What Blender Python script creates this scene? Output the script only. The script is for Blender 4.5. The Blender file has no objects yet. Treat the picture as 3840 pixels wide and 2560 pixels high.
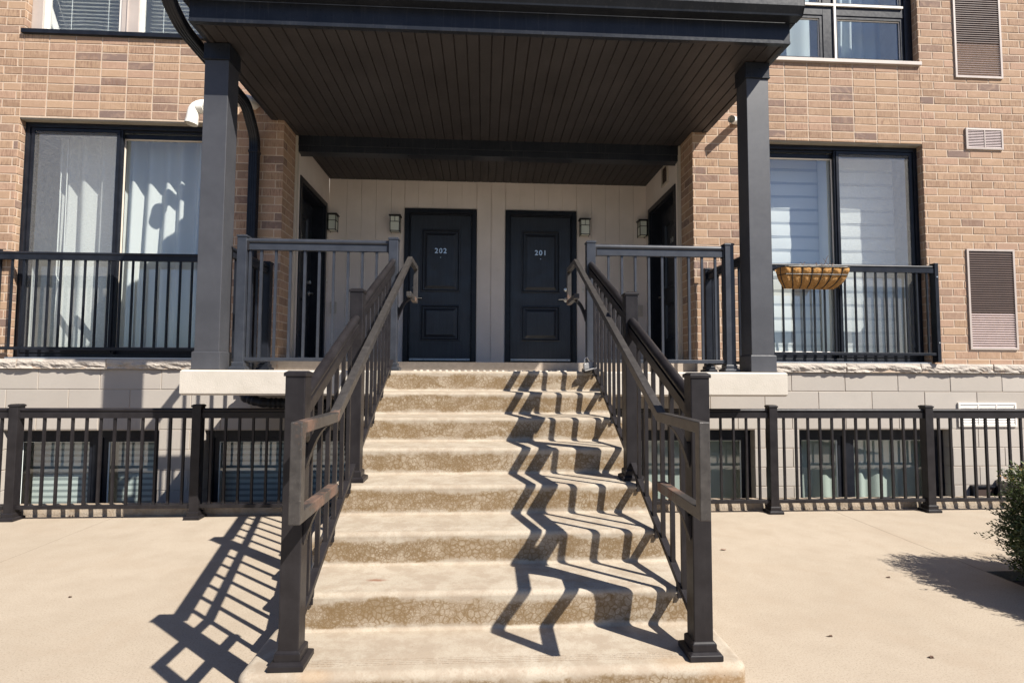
import bpy, bmesh, math, random
from mathutils import Vector, Matrix, Quaternion
random.seed(7)
C = bpy.context.scene.collection
S = bpy.context.scene
PI = math.pi

# ------------------------------------------------------------------ materials
class NT:
    def __init__(s, name):
        s.m = bpy.data.materials.new(name); s.m.use_nodes = True
        s.t = s.m.node_tree; s.n = s.t.nodes; s.b = s.n['Principled BSDF']; s.out = s.n['Material Output']
        s._oc = None
    def oc(s):
        if not s._oc: s._oc = s.n.new('ShaderNodeTexCoord').outputs['Object']
        return s._oc
    def link(s, a, b): s.t.links.new(a, b)
    def mapping(s, scale, src=None, loc=(0, 0, 0)):
        n = s.n.new('ShaderNodeMapping'); n.inputs['Scale'].default_value = scale; n.inputs['Location'].default_value = loc
        s.link(src or s.oc(), n.inputs['Vector']); return n.outputs[0]
    def noise(s, scale, detail=4, rough=.55, vec=None, dist=0):
        n = s.n.new('ShaderNodeTexNoise'); n.inputs['Scale'].default_value = scale
        n.inputs['Detail'].default_value = detail; n.inputs['Roughness'].default_value = rough
        n.inputs['Distortion'].default_value = dist
        s.link(vec or s.oc(), n.inputs['Vector']); return n.outputs['Fac']
    def ramp(s, src, pts):
        n = s.n.new('ShaderNodeValToRGB'); e = n.color_ramp.elements
        while len(e) < len(pts): e.new(.5)
        for k, (p, c) in enumerate(pts):
            e[k].position = p
            if not isinstance(c, (tuple, list)): c = (c, c, c)
            e[k].color = (*c[:3], 1)
        s.link(src, n.inputs[0]); return n.outputs[0]
    def mix(s, fac, a, b, mode='MIX'):
        n = s.n.new('ShaderNodeMix'); n.data_type = 'RGBA'; n.blend_type = mode
        for q, i in ((fac, n.inputs[0]), (a, n.inputs[6]), (b, n.inputs[7])):
            if isinstance(q, bpy.types.NodeSocket): s.link(q, i)
            elif isinstance(q, (tuple, list)): i.default_value = (*q[:3], 1)
            else: i.default_value = q
        return n.outputs[2]
    def math(s, op, a, b=None, c=None, clamp=False):
        n = s.n.new('ShaderNodeMath'); n.operation = op; n.use_clamp = clamp
        for k, q in enumerate((a, b, c)):
            if q is None: continue
            if isinstance(q, bpy.types.NodeSocket): s.link(q, n.inputs[k])
            else: n.inputs[k].default_value = q
        return n.outputs[0]
    def xyz(s, src=None):
        n = s.n.new('ShaderNodeSeparateXYZ'); s.link(src or s.oc(), n.inputs[0]); return n.outputs
    def attr(s, name):
        n = s.n.new('ShaderNodeAttribute'); n.attribute_name = name; return n.outputs['Fac']
    def col(s, c):
        if isinstance(c, bpy.types.NodeSocket): s.link(c, s.b.inputs['Base Color'])
        else: s.b.inputs['Base Color'].default_value = (*c[:3], 1)
    def bump(s, h, strength=.3, dist=.01):
        n = s.n.new('ShaderNodeBump'); n.inputs['Strength'].default_value = strength; n.inputs['Distance'].default_value = dist
        s.link(h, n.inputs['Height']); s.link(n.outputs[0], s.b.inputs['Normal'])
    def rough(s, v):
        if isinstance(v, bpy.types.NodeSocket): s.link(v, s.b.inputs['Roughness'])
        else: s.b.inputs['Roughness'].default_value = v

def simple(name, c, rough=.5, metal=0, var=.12, vs=6, bump=0, bs=200, spec=.5):
    m = NT(name); n = m.noise(vs, 5, .6)
    lo = tuple(x*(1-var) for x in c); hi = tuple(min(1, x*(1+var)) for x in c)
    m.col(m.ramp(n, [(.3, lo), (.7, hi)]))
    m.rough(m.ramp(m.noise(vs*2.3, 3), [(.3, max(0, rough-.07)), (.7, min(1, rough+.07))]))
    m.b.inputs['Metallic'].default_value = metal; m.b.inputs['Specular IOR Level'].default_value = spec
    if bump: m.bump(m.noise(bs, 3), bump, .002)
    return m.m

def painted_metal(name, c, rough=.42, dust=.25, vs=9, spec=.22):
    m = NT(name); m.b.inputs['Specular IOR Level'].default_value = spec
    n = m.noise(vs, 6, .65); sp = m.noise(160, 2, .5)
    base = m.mix(m.ramp(n, [(.38, 0), (.75, 1)]), c, tuple(min(1, x*1.35+.006) for x in c))
    dn = m.ramp(sp, [(.70, 0), (.78, 1)])
    base = m.mix(m.math('MULTIPLY', dn, dust), base, (.30, .28, .25))
    st = m.noise(1, 4, .6, m.mapping((55, 55, 2.2)))
    base = m.mix(m.math('MULTIPLY', m.ramp(st, [(.55, 0), (.8, 1)]), dust*.45), base, (.20, .185, .17))
    m.col(base); m.rough(m.ramp(m.noise(35, 4), [(.3, rough-.03), (.7, rough+.05)]))
    return m.m

M = {}
M['rail'] = painted_metal('charcoal_paint', (.0140, .0122, .0132), .38, .05)
M['rail_light'] = painted_metal('skylit_charcoal_paint', (.026, .029, .037), .36, .10, 9, .45)  # charcoal made lighter and bluer: skylight on the landing rails mixed into the colour
M['navy'] = painted_metal('black_aluminium', (.009, .0105, .015), .33, .05)
M['column'] = painted_metal('grey_column_cladding', (.046, .047, .053), .45, .04, 3, .45)
M['fascia'] = painted_metal('fascia_aluminium', (0.0133, 0.0156, 0.0211), .30, .30, 3)
M['soffit'] = painted_metal('brown_soffit_vinyl', (.0320, .0280, .0280), .5, .10, 2, .3)
M['bronze'] = simple('lantern_bronze', (.02, .016, .013), .45)
M['silver'] = simple('satin_steel', (.62, .62, .60), .3, .9, .1)
M['sill_metal'] = simple('threshold_aluminium', (.42, .44, .46), .4, .5)
M['pvc'] = simple('white_plastic_pipe', (.80, .78, .72), .4, 0, .05)
M['vent_white'] = simple('cream_vent_plastic', (.66, .62, .57), .5, 0, .06)
M['vent_frame'] = simple('taupe_vent_metal', (.42, .36, .32), .45, 0, .08)
M['vent_blade'] = simple('mauve_louvre_metal', (.52, .42, .41), .4, 0, .08)
M['vent_brown'] = simple('brown_louvre_blade', (.15, .10, .08), .5)
M['vent_dark'] = simple('brown_louvre_backing', (.050, .030, .024), .7)
M['membrane'] = simple('sky_tinted_flashing', (.30, .43, .63), .3, 0, .06, 3)  # blue-grey paint, its blue pushed up to stand for reflected sky
M['lintel'] = simple('grey_lintel_sealant', (.30, .27, .22), .8)
M['soil'] = simple('dark_mulch', (.035, .025, .018), .95, 0, .5, 40, .8, 60)
M['wire'] = simple('black_basket_wire', (.02, .018, .016), .5)
M['twig'] = simple('dry_twig', (.20, .13, .09), .9, 0, .3, 60)
M['bark'] = simple('shrub_bark', (.06, .04, .03), .9, 0, .3, 40)
M['lock_grey'] = simple('lockbox_zinc', (.34, .33, .32), .4, .4)
M['lock_black'] = simple('lockbox_rubber', (.02, .02, .022), .5)
M['room'] = simple('room_plaster', (.70, .69, .66), .9)
M['dead_leaf'] = simple('dead_leaf', (.09, .05, .03), .9, 0, .3, 90)
M['trim'] = simple('taupe_trim', (.480, .420, .348), .65, 0, .06, 3)

def m_door():
    m = NT('black_door_paint'); g = m.noise(1, 5, .6, m.mapping((90, 90, 5)))
    m.col(m.mix(m.ramp(g, [(.4, 0), (.7, 1)]), (.0137, .0156, .0210), (.0246, .0273, .0358)))
    m.rough(m.ramp(m.noise(7, 4), [(.3, .32), (.7, .5)])); m.bump(g, .25, .002); return m.m
M['door'] = m_door()

def m_siding():
    m = NT('taupe_wood_siding'); g = m.noise(1, 5, .65, m.mapping((60, 60, 3)))
    n = m.noise(1.7, 4); st = m.noise(3.5, 3, .5)
    c = m.mix(m.ramp(n, [(.35, 0), (.7, 1)]), (.6578, .5797, .5214), (.7722, .6798, .6127))
    c = m.mix(m.math('MULTIPLY', m.ramp(st, [(.62, 0), (.66, 1)]), .12), c, (.5434, .4873, .3652))
    m.col(m.mix(m.math('MULTIPLY', g, .25), c, (.5742, .5038, .4488)))
    m.rough(.72); m.bump(g, .35, .003); return m.m
M['siding'] = m_siding()

def m_brick():
    m = NT('buff_brown_brick'); r = m.attr('rnd'); r2 = m.attr('rnd2')
    base = m.ramp(r, [(0, (.2771, .1797, .1190)), (.18, (.3471, .2311, .1510)), (.4, (.3873, .2605, .1708)), (.6, (.3378, .2206, .1488)), (.76, (.3780, .2448, .1730)), (.90, (.2740, .1818, .1300)), (.94, (.2225, .1492, .1168)), (1, (.1864, .1303, .1102))])
    # vertical drag marks, offset per brick
    comb = m.n.new('ShaderNodeCombineXYZ'); m.link(m.math('MULTIPLY', r2, 40), comb.inputs[0]); m.link(m.math('MULTIPLY', r, 23), comb.inputs[2])
    va = m.n.new('ShaderNodeVectorMath'); m.link(m.oc(), va.inputs[0]); m.link(comb.outputs[0], va.inputs[1])
    st = m.noise(1, 4, .6, m.mapping((85, 85, 9), va.outputs[0]))
    sm = m.noise(9, 4, .6, va.outputs[0], 1.2)
    mask = m.math('MULTIPLY', m.ramp(st, [(.45, 0), (.62, 1)]), m.ramp(r2, [(.15, 0), (.8, .75)]))
    c = m.mix(mask, base, (.1854, .1093, .0749))
    c = m.mix(m.ramp(sm, [(.48, 0), (.75, .6)]), c, (.4285, .2931, .2050))
    fine = m.noise(230, 3, .6)
    c = m.mix(m.ramp(fine, [(.3, .18), (.5, 0)]), c, (.1185, .0672, .0419))
    m.col(c); m.rough(.88); m.b.inputs['Specular IOR Level'].default_value = .25
    h = m.math('ADD', m.math('MULTIPLY', m.noise(150, 4, .65, va.outputs[0]), .5), m.math('MULTIPLY', sm, .8))
    m.bump(h, .55, .004); return m.m
M['brick'] = m_brick()

def m_mortar():
    m = NT('pale_mortar'); n = m.noise(30, 4)
    m.col(m.ramp(n, [(.3, (.432, .335, .253)), (.7, (.518, .410, .317))])); m.rough(.95); m.bump(m.noise(180, 4), .5, .004); return m.m
M['mortar'] = m_mortar()

def m_block(name, a, b, joint=False):
    m = NT(name); r = m.attr('rnd')
    c = m.mix(m.ramp(r, [(0, 0), (1, 1)]), a, b)
    n = m.noise(3, 4, .6); c = m.mix(m.ramp(n, [(.4, 0), (.8, .3)]), c, tuple(x*.82 for x in a))
    f = m.noise(260, 3, .7); c = m.mix(m.ramp(f, [(.3, .22), (.5, 0)]), c, tuple(x*.6 for x in a))
    m.col(c); m.rough(.9); m.bump(m.math('ADD', f, m.noise(40, 3)), .22, .003); return m.m
M['block'] = m_block('buff_concrete_block', (.362, .323, .281), (.409, .370, .327))
M['blockmortar'] = simple('block_mortar', (.376, .313, .251), .95, 0, .12, 20, .4)

def m_stone():
    m = NT('rock_faced_stone'); n = m.noise(5, 6, .65); f = m.noise(60, 5, .65)
    c = m.mix(m.ramp(n, [(.35, 0), (.7, 1)]), (.374, .328, .281), (.461, .414, .360))
    c = m.mix(m.ramp(f, [(.3, .35), (.5, 0)]), c, (.216, .166, .130))
    m.col(c); m.rough(.92); m.bump(f, .6, .006); return m.m
M['stone'] = m_stone()

def m_slab():
    m = NT('cream_painted_concrete'); n = m.noise(4, 5, .6); f = m.noise(90, 4, .6)
    c = m.mix(m.ramp(n, [(.35, 0), (.75, 1)]), (.513, .467, .404), (.435, .396, .335))
    sp = m.ramp(m.noise(13, 6, .75), [(.68, 0), (.72, 1)])
    c = m.mix(m.math('MULTIPLY', sp, .5), c, (.326, .272, .218))
    m.col(c); m.rough(.75); m.bump(m.math('ADD', f, m.noise(11, 4)), .4, .005); return m.m
M['slab'] = m_slab()

def m_ground():
    m = NT('broom_finished_concrete'); X, Y, Z = m.xyz()
    big = m.noise(.55, 4, .5); med = m.noise(4.5, 5, .6); fine = m.noise(120, 4, .8)
    c = m.mix(m.ramp(big, [(.35, 0), (.68, 1)]), (.3490, .2925, .2260), (.3970, .3359, .2650))
    c = m.mix(m.ramp(med, [(.42, 0), (.7, .6)]), c, (.3080, .2531, .1920))
    c = m.mix(m.ramp(fine, [(.32, .85), (.50, 0)]), c, (.1980, .1556, .1080))
    bro = m.noise(1, 3, .6, m.mapping((16, 150, 16)))
    c = m.mix(m.ramp(bro, [(.5, 0), (.75, .16)]), c, (.3160, .2462, .1740))
    spk = m.ramp(m.noise(38, 2, .5), [(.755, 0), (.775, .8)])
    c = m.mix(spk, c, (.1610, .1162, .0760))
    pt = m.ramp(m.noise(1.7, 6, .7, None, .8), [(.50, 0), (.62, 1)])
    c = m.mix(m.math('MULTIPLY', pt, .22), c, (.3000, .2315, .1650))
    wx = m.math('ADD', m.math('MULTIPLY', m.noise(9, 5, .7), .09), m.math('MULTIPLY', X, .55))
    hc = m.math('MULTIPLY', m.math('LESS_THAN', m.math('ABSOLUTE', m.math('SUBTRACT', m.math('ADD', Y, wx), 1.73)), .0022), m.math('MULTIPLY', m.math('LESS_THAN', X, -.85), m.math('GREATER_THAN', X, -1.16)))
    c = m.mix(m.math('MULTIPLY', hc, .7), c, (.0800, .0591, .0450))
    ln = None
    for x0 in (3.275, -3.2, 9.75, -9.7):
        w = m.math('MULTIPLY', m.math('SUBTRACT', m.noise(6, 4), .5), .012)
        d = m.math('ABSOLUTE', m.math('ADD', m.math('SUBTRACT', X, x0), w))
        l = m.math('LESS_THAN', d, .0032 if x0 > 0 else .0018); ln = l if ln is None else m.math('MAXIMUM', ln, l)
    c = m.mix(m.math('MULTIPLY', ln, .75), c, (.0730, .0502, .0350))
    m.col(c); m.rough(.86); m.b.inputs['Specular IOR Level'].default_value = .3
    h = m.math('ADD', m.math('MULTIPLY', fine, .8), m.math('MULTIPLY', bro, .8)); m.bump(h, .28, .004); return m.m
M['ground'] = m_ground()

RIS = .1607; TR = .3301; YN = 4.397; HL = 8*RIS
def m_stairs():
    m = NT('stained_precast_concrete'); X, Y, Z = m.xyz()
    geo = m.n.new('ShaderNodeNewGeometry'); nz = m.math('ABSOLUTE', m.xyz(geo.outputs['True Normal'])[2])
    big = m.noise(1.3, 4, .55); med = m.noise(9, 7, .72); fine = m.noise(130, 4, .8)
    c = m.mix(m.ramp(big, [(.35, 0), (.7, 1)]), (.342, .292, .226), (.389, .339, .270))
    c = m.mix(m.ramp(med, [(.44, 0), (.58, .85)]), c, (.287, .233, .175))
    c = m.mix(m.ramp(fine, [(.32, .65), (.50, 0)]), c, (.260, .197, .137))
    # damp brown crazing that the risers carry
    zf = m.math('FRACT', m.math('DIVIDE', Z, RIS))
    wob = m.math('ADD', m.math('MULTIPLY', m.math('SUBTRACT', m.noise(22, 6, .75), .5), .38), m.math('MULTIPLY', m.math('SUBTRACT', m.noise(3.1, 3, .5), .5), .5))
    edge = m.math('MULTIPLY', m.ramp(m.math('ADD', zf, wob), [(.08, 0), (.18, 1), (.72, 1), (.84, 0)]), m.ramp(nz, [(.35, 1), (.6, 0)]))
    wn = m.n.new('ShaderNodeTexNoise'); wn.inputs['Scale'].default_value = 24; wn.inputs['Detail'].default_value = 3
    m.link(m.oc(), wn.inputs['Vector'])
    wv = m.n.new('ShaderNodeVectorMath'); wv.operation = 'MULTIPLY_ADD'; m.link(wn.outputs['Color'], wv.inputs[0]); wv.inputs[1].default_value = (.022, .022, .022); m.link(m.oc(), wv.inputs[2])
    cr = None
    for sc, w in ((40, .075), (78, .09)):
        v = m.n.new('ShaderNodeTexVoronoi'); v.feature = 'DISTANCE_TO_EDGE'; v.inputs['Scale'].default_value = sc
        m.link(wv.outputs[0], v.inputs['Vector'])
        k = m.ramp(v.outputs[0], [(.0, 1), (w*.6, .8), (w*2, 0)])
        cr = k if cr is None else m.math('MAXIMUM', cr, m.math('MULTIPLY', k, m.ramp(m.noise(6, 3), [(.42, 0), (.55, 1)])))
    n1 = m.noise(5.5, 7, .72, m.mapping((1, 1, 1.6)), .8); n2 = m.noise(40, 6, .8)
    blot = m.ramp(m.math('MULTIPLY_ADD', n2, .55, m.math('MULTIPLY', n1, .75)), [(.58, 0), (.68, .8), (.78, 1)])
    side = m.ramp(n1, [(.30, .25), (.50, 1)])
    wash = m.math('MULTIPLY', edge, .34)
    c = m.mix(wash, c, (.285, .215, .135))
    c = m.mix(m.math('MULTIPLY', m.math('MULTIPLY', edge, side), m.math('MULTIPLY', cr, .85)), c, (.135, .080, .030))
    c = m.mix(m.math('MULTIPLY', m.math('MULTIPLY', edge, blot), .66), c, m.mix(m.noise(2.3, 3), (.175, .105, .036), (.120, .080, .042)))
    # rust spots left by fixings
    for px, py, pz, rx, ry, rz, a in ((-.483, 2.564, .321, .055, .020, .02, .75), (.78, 2.13, .16, .16, .05, .05, .30), (-.62, 2.10, .15, .08, .04, .05, .35), (.93, 2.1, .10, .12, .08, .08, .35)):
        dv = m.n.new('ShaderNodeVectorMath'); dv.operation = 'MULTIPLY_ADD'
        m.link(wv.outputs[0], dv.inputs[0]); dv.inputs[1].default_value = (1/rx, 1/ry, 1/rz); dv.inputs[2].default_value = (-(px-.075+.011)/rx, -(py-3.4+.011)/ry, -(pz+.011)/rz)
        ln = m.n.new('ShaderNodeVectorMath'); ln.operation = 'LENGTH'; m.link(dv.outputs[0], ln.inputs[0])
        k = m.math('MULTIPLY', m.ramp(ln.outputs['Value'], [(.35, 1), (1, 0)]), a)
        c = m.mix(k, c, (.30, .17, .07) if a < .7 else (.187, .072, .036))
    pit = m.ramp(m.noise(75, 2, .5), [(.775, 0), (.79, .8)])
    c = m.mix(pit, c, (.086, .058, .036))
    m.col(c); m.rough(.82); m.b.inputs['Specular IOR Level'].default_value = .35
    m.bump(m.math('ADD', fine, m.math('MULTIPLY', m.noise(18, 4), .6)), .3, .004); return m.m
M['stairs'] = m_stairs()

def m_kerb():
    m = NT('rough_kerb_concrete'); n = m.noise(9, 6, .7); f = m.noise(70, 4, .7)
    c = m.mix(m.ramp(n, [(.4, 0), (.65, 1)]), (.360, .302, .238), (.274, .209, .144))
    c = m.mix(m.ramp(f, [(.3, .5), (.48, 0)]), c, (.144, .108, .072))
    m.col(c); m.rough(.95); m.bump(m.math('ADD', n, f), .7, .012); return m.m
M['kerb'] = m_kerb()

def m_rusty(name, spots):
    m = NT(name); n = m.noise(28, 6, .7); sp = m.noise(160, 2, .5)
    base = m.mix(m.ramp(n, [(.35, 0), (.7, 1)]), (.040, .036, .034), (.075, .068, .063))
    base = m.mix(m.ramp(sp, [(.68, 0), (.76, .3)]), base, (.34, .31, .27))
    X, Y, Z = m.xyz()
    k = None
    for (y, z, r) in spots:
        dy = m.math('SUBTRACT', Y, y); dz = m.math('SUBTRACT', Z, z)
        d = m.math('SQRT', m.math('ADD', m.math('MULTIPLY', dy, dy), m.math('MULTIPLY', dz, dz)))
        q = m.ramp(m.math('ADD', m.math('DIVIDE', d, r), m.math('MULTIPLY', m.math('SUBTRACT', n, .5), 3.2)), [(.10, 1), (.75, 0)])
        k = q if k is None else m.math('MAXIMUM', k, q)
    rc = m.mix(m.noise(70, 4), (.13, .052, .028), (.30, .19, .13))
    m.col(m.mix(m.math('MULTIPLY', k, .6), base, rc)); m.rough(m.math('MULTIPLY_ADD', k, .4, .38)); m.b.inputs['Metallic'].default_value = .25
    m.bump(m.noise(300, 3), .15, .001); return m.m

def m_glass(name, tint=(.92, .96, .96), ior=1.6):
    m = NT(name); n, t = m.n, m.t; n.remove(m.b)
    tr = n.new('ShaderNodeBsdfTransparent'); tr.inputs[0].default_value = (*tint, 1)
    gl = n.new('ShaderNodeBsdfGlossy'); gl.inputs['Roughness'].default_value = .01; gl.inputs['Color'].default_value = (.9, .95, 1, 1)
    ge = n.new('ShaderNodeNewGeometry'); dt = n.new('ShaderNodeVectorMath'); dt.operation = 'DOT_PRODUCT'
    m.link(ge.outputs['Normal'], dt.inputs[0]); m.link(ge.outputs['Incoming'], dt.inputs[1])
    cs = m.math('SUBTRACT', 1, m.math('ABSOLUTE', dt.outputs['Value']))
    F = m.math('MULTIPLY_ADD', m.math('POWER', cs, 4.2), .85, .15)   # double glazing
    tcn = m.noise(1.1, 2, .4)
    bp_ = n.new('ShaderNodeBump'); bp_.inputs['Strength'].default_value = .05; bp_.inputs['Distance'].default_value = .02
    m.link(tcn, bp_.inputs['Height']); m.link(bp_.outputs[0], gl.inputs['Normal'])
    mx = n.new('ShaderNodeMixShader'); m.link(F, mx.inputs[0]); m.link(tr.outputs[0], mx.inputs[1]); m.link(gl.outputs[0], mx.inputs[2])
    m.link(mx.outputs[0], m.out.inputs[0]); return m.m
M['glass'] = m_glass('window_glass')
M['glass_green'] = m_glass('green_tinted_glass', (.86, .90, .89))

def m_screen():
    m = NT('insect_screen_mesh'); n = m.n
    tr = n.new('ShaderNodeBsdfTransparent')
    w = m.noise(1, 2, .5, m.mapping((30, 30, 420))); w2 = m.noise(1, 2, .5, m.mapping((420, 30, 30)))
    m.col(m.mix(w, (.30, .28, .26), (.50, .49, .47))); m.rough(.8)
    f = m.math('ADD', m.ramp(w, [(.3, .05), (.7, .24)]), m.math('MULTIPLY', m.ramp(w2, [(.3, 0), (.7, 1)]), .08))
    mx = n.new('ShaderNodeMixShader'); m.link(f, mx.inputs[0]); m.link(tr.outputs[0], mx.inputs[1]); m.link(m.b.outputs[0], mx.inputs[2])
    m.link(mx.outputs[0], m.out.inputs[0]); return m.m
M['screen'] = m_screen()

def m_cloth(name, c, trans=.3, wv=True):
    m = NT(name); n = m.n
    w = m.noise(1, 2, .5, m.mapping((500, 500, 60)))
    m.col(m.mix(m.math('MULTIPLY', w, .2), c, tuple(x*.8 for x in c))); m.rough(.9); m.b.inputs['Specular IOR Level'].default_value = .1
    tl = n.new('ShaderNodeBsdfTranslucent'); tl.inputs[0].default_value = (*c, 1)
    mx = n.new('ShaderNodeMixShader'); mx.inputs[0].default_value = trans
    m.link(m.b.outputs[0], mx.inputs[1]); m.link(tl.outputs[0], mx.inputs[2]); m.link(mx.outputs[0], m.out.inputs[0]); return m.m
M['curtain'] = m_cloth('off_white_sheer_cloth', (.90, .90, .87), .42)
M['curtain_blue'] = m_cloth('pale_sheer_cloth', (.62, .68, .70))
M['curtain_green'] = m_cloth('grey_green_cloth', (.70, .76, .70))
M['blind_white'] = m_cloth('white_blind_fabric', (.82, .82, .80), .15)
M['blind_grey'] = m_cloth('grey_blind_fabric', (.66, .68, .70), .4)
M['slat'] = simple('white_blind_slat', (.80, .80, .76), .45, 0, .03)
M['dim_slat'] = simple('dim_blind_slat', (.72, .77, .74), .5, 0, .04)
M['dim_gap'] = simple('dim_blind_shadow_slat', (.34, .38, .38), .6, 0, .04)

def m_lantern_glass():
    m = NT('frosted_lantern_glass'); m.col((.66, .68, .58)); m.rough(.45)
    m.b.inputs['Subsurface Weight'].default_value = 0; return m.m
M['frost'] = m_lantern_glass()

def m_coco():
    m = NT('coconut_fibre'); n = m.noise(38, 6, .75, None, 2.5); f = m.noise(300, 3, .7)
    c = m.ramp(n, [(.30, (.270, .115, .027)), (.5, (.567, .284, .081)), (.72, (.837, .540, .230))])
    c = m.mix(m.ramp(f, [(.3, .5), (.5, 0)]), c, (.216, .095, .027))
    m.col(c); m.rough(.95); m.bump(m.math('ADD', n, f), .9, .012); return m.m
M['coco'] = m_coco()

def m_leaf():
    m = NT('evergreen_needles'); r = m.attr('rnd')
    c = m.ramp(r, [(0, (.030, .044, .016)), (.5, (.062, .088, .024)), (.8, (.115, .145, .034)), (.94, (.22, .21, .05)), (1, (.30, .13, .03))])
    m.col(c); m.rough(.55); return m.m
M['leaf'] = m_leaf()

# ------------------------------------------------------------------ mesh building
ORG = {}
class MB:
    def __init__(s, tf=None):
        s.v = []; s.f = []; s.a = []; s.a2 = []; s.tf = tf
    def add(s, vs, fs, r=0., r2=0.):
        b = len(s.v)
        s.v += [s.tf(Vector(p)) if s.tf else Vector(p) for p in vs]
        s.f += [[b+i for i in f] for f in fs]; s.a += [r]*len(fs); s.a2 += [r2]*len(fs)
        return s
    def box(s, x0, x1, y0, y1, z0, z1, r=0., r2=0.):
        return s.add([(x0,y0,z0),(x1,y0,z0),(x1,y1,z0),(x0,y1,z0),(x0,y0,z1),(x1,y0,z1),(x1,y1,z1),(x0,y1,z1)],
                     [(0,3,2,1),(4,5,6,7),(0,1,5,4),(1,2,6,5),(2,3,7,6),(3,0,4,7)], r, r2)
    def frustum(s, cx, cy, z0, z1, a0, b0, a1, b1):
        return s.add([(cx-a0,cy-b0,z0),(cx+a0,cy-b0,z0),(cx+a0,cy+b0,z0),(cx-a0,cy+b0,z0),(cx-a1,cy-b1,z1),(cx+a1,cy-b1,z1),(cx+a1,cy+b1,z1),(cx-a1,cy+b1,z1)],
                     [(0,3,2,1),(4,5,6,7),(0,1,5,4),(1,2,6,5),(2,3,7,6),(3,0,4,7)])
    def prism(s, poly, a, b, axis='X', caps=True):
        n = len(poly)
        def P(p, t):
            return (t, p[0], p[1]) if axis == 'X' else ((p[0], t, p[1]) if axis == 'Y' else (p[0], p[1], t))
        vs = [P(p, a) for p in poly]+[P(p, b) for p in poly]
        fs = [(i, (i+1) % n, n+(i+1) % n, n+i) for i in range(n)]
        if caps: fs += [tuple(range(n))[::-1], tuple(range(n, 2*n))]
        return s.add(vs, fs)
    def tube(s, path, r, n=12, caps=True, ribs=None):
        pts = [Vector(p) for p in path]; rings = []
        up = None
        for i, p in enumerate(pts):
            t = ((pts[i+1]-p).normalized() if i < len(pts)-1 else Vector((0,0,0))) + ((p-pts[i-1]).normalized() if i > 0 else Vector((0,0,0)))
            t.normalize()
            if up is None:
                up = t.cross(Vector((0,0,1)));
                if up.length < .05: up = t.cross(Vector((1,0,0)))
                up.normalize()
            u = (up - t*up.dot(t)).normalized(); w = t.cross(u); up = u
            rr = r[i] if isinstance(r, (list, tuple)) else r
            rings.append([p+(u*math.cos(2*PI*k/n)+w*math.sin(2*PI*k/n))*rr for k in range(n)])
        vs = [q for ring in rings for q in ring]; fs = []
        for i in range(len(pts)-1):
            for k in range(n):
                a, b = i*n+k, i*n+(k+1) % n; fs.append((a, b, b+n, a+n))
        if caps: fs += [tuple(range(n))[::-1], tuple(range((len(pts)-1)*n, len(pts)*n))]
        return s.add(vs, fs)
    def sqtube(s, path, w, h):
        """square tube swept along a polyline lying in a plane of constant x, mitred corners"""
        X_ = [p[0] for p in path]; P = [Vector((p[1], p[2])) for p in path]; n = len(P); L = []; R = []
        for i in range(n):
            d0 = (P[i]-P[i-1]).normalized() if i else (P[1]-P[0]).normalized()
            d1 = (P[i+1]-P[i]).normalized() if i < n-1 else d0
            n0 = Vector((-d0.y, d0.x)); n1 = Vector((-d1.y, d1.x)); b = (n0+n1).normalized()
            k = h/2/max(.35, b.dot(n0)); L.append(P[i]+b*k); R.append(P[i]-b*k)
        vs = []
        for i in range(n):
            x = X_[i]; vs += [(x-w/2, L[i].x, L[i].y), (x+w/2, L[i].x, L[i].y), (x+w/2, R[i].x, R[i].y), (x-w/2, R[i].x, R[i].y)]
        fs = []
        for i in range(n-1):
            for k in range(4): fs.append((i*4+k, i*4+(k+1) % 4, (i+1)*4+(k+1) % 4, (i+1)*4+k))
        fs += [(0,1,2,3), tuple((n-1)*4+k for k in (3,2,1,0))]
        return s.add(vs, fs)
    def rings(s, x0, x1, z0, z1, prof, centre=True):
        """nested rectangular mouldings in the XZ plane; prof = (inset, y)"""
        vs = []; fs = []
        for ins, y in prof: vs += [(x0+ins,y,z0+ins),(x1-ins,y,z0+ins),(x1-ins,y,z1-ins),(x0+ins,y,z1-ins)]
        for i in range(len(prof)-1):
            for k in range(4): a, b = i*4+k, i*4+(k+1) % 4; fs.append((a, b, b+4, a+4))
        if centre: q = (len(prof)-1)*4; fs.append((q,q+1,q+2,q+3))
        return s.add(vs, fs)

def obj(name, mb, m, parent=None, bevel=0, smooth=False, split=None, label=None):
    me = bpy.data.meshes.new(name)
    org = ORG.get(parent.name, Vector((0,0,0))) if parent else Vector((0,0,0))
    me.from_pydata([tuple(p-org) for p in mb.v], [], mb.f)
    me.materials.append(M[m] if isinstance(m, str) else m)
    bm = bmesh.new(); bm.from_mesh(me); bmesh.ops.recalc_face_normals(bm, faces=bm.faces); bm.to_mesh(me); bm.free()
    if any(mb.a) or any(mb.a2):
        for nm, dat in (('rnd', mb.a), ('rnd2', mb.a2)):
            at = me.attributes.new(nm, 'FLOAT', 'FACE'); at.data.foreach_set('value', dat)
    if smooth:
        me.polygons.foreach_set('use_smooth', [True]*len(me.polygons))
    me.update()
    o = bpy.data.objects.new(name, me); C.objects.link(o)
    if parent: o.parent = parent; ORG[o.name] = org
    if bevel:
        b = o.modifiers.new('edge', 'BEVEL'); b.width = bevel; b.segments = 2; b.limit_method = 'ANGLE'; b.angle_limit = math.radians(35)
    if smooth:
        e = o.modifiers.new('split', 'EDGE_SPLIT'); e.split_angle = math.radians(split or 35)
    if label: o['label'] = label
    return o
def tag(o, label, cat, group=None):
    o['label'] = label; o['category'] = cat
    if group: o['group'] = group
    return o
def thing(name, label, cat, loc=(0,0,0), group=None):
    o = bpy.data.objects.new(name, None); C.objects.link(o); o.location = loc; o.empty_display_size = .1
    ORG[o.name] = Vector(loc); return tag(o, label, cat, group)
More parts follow.
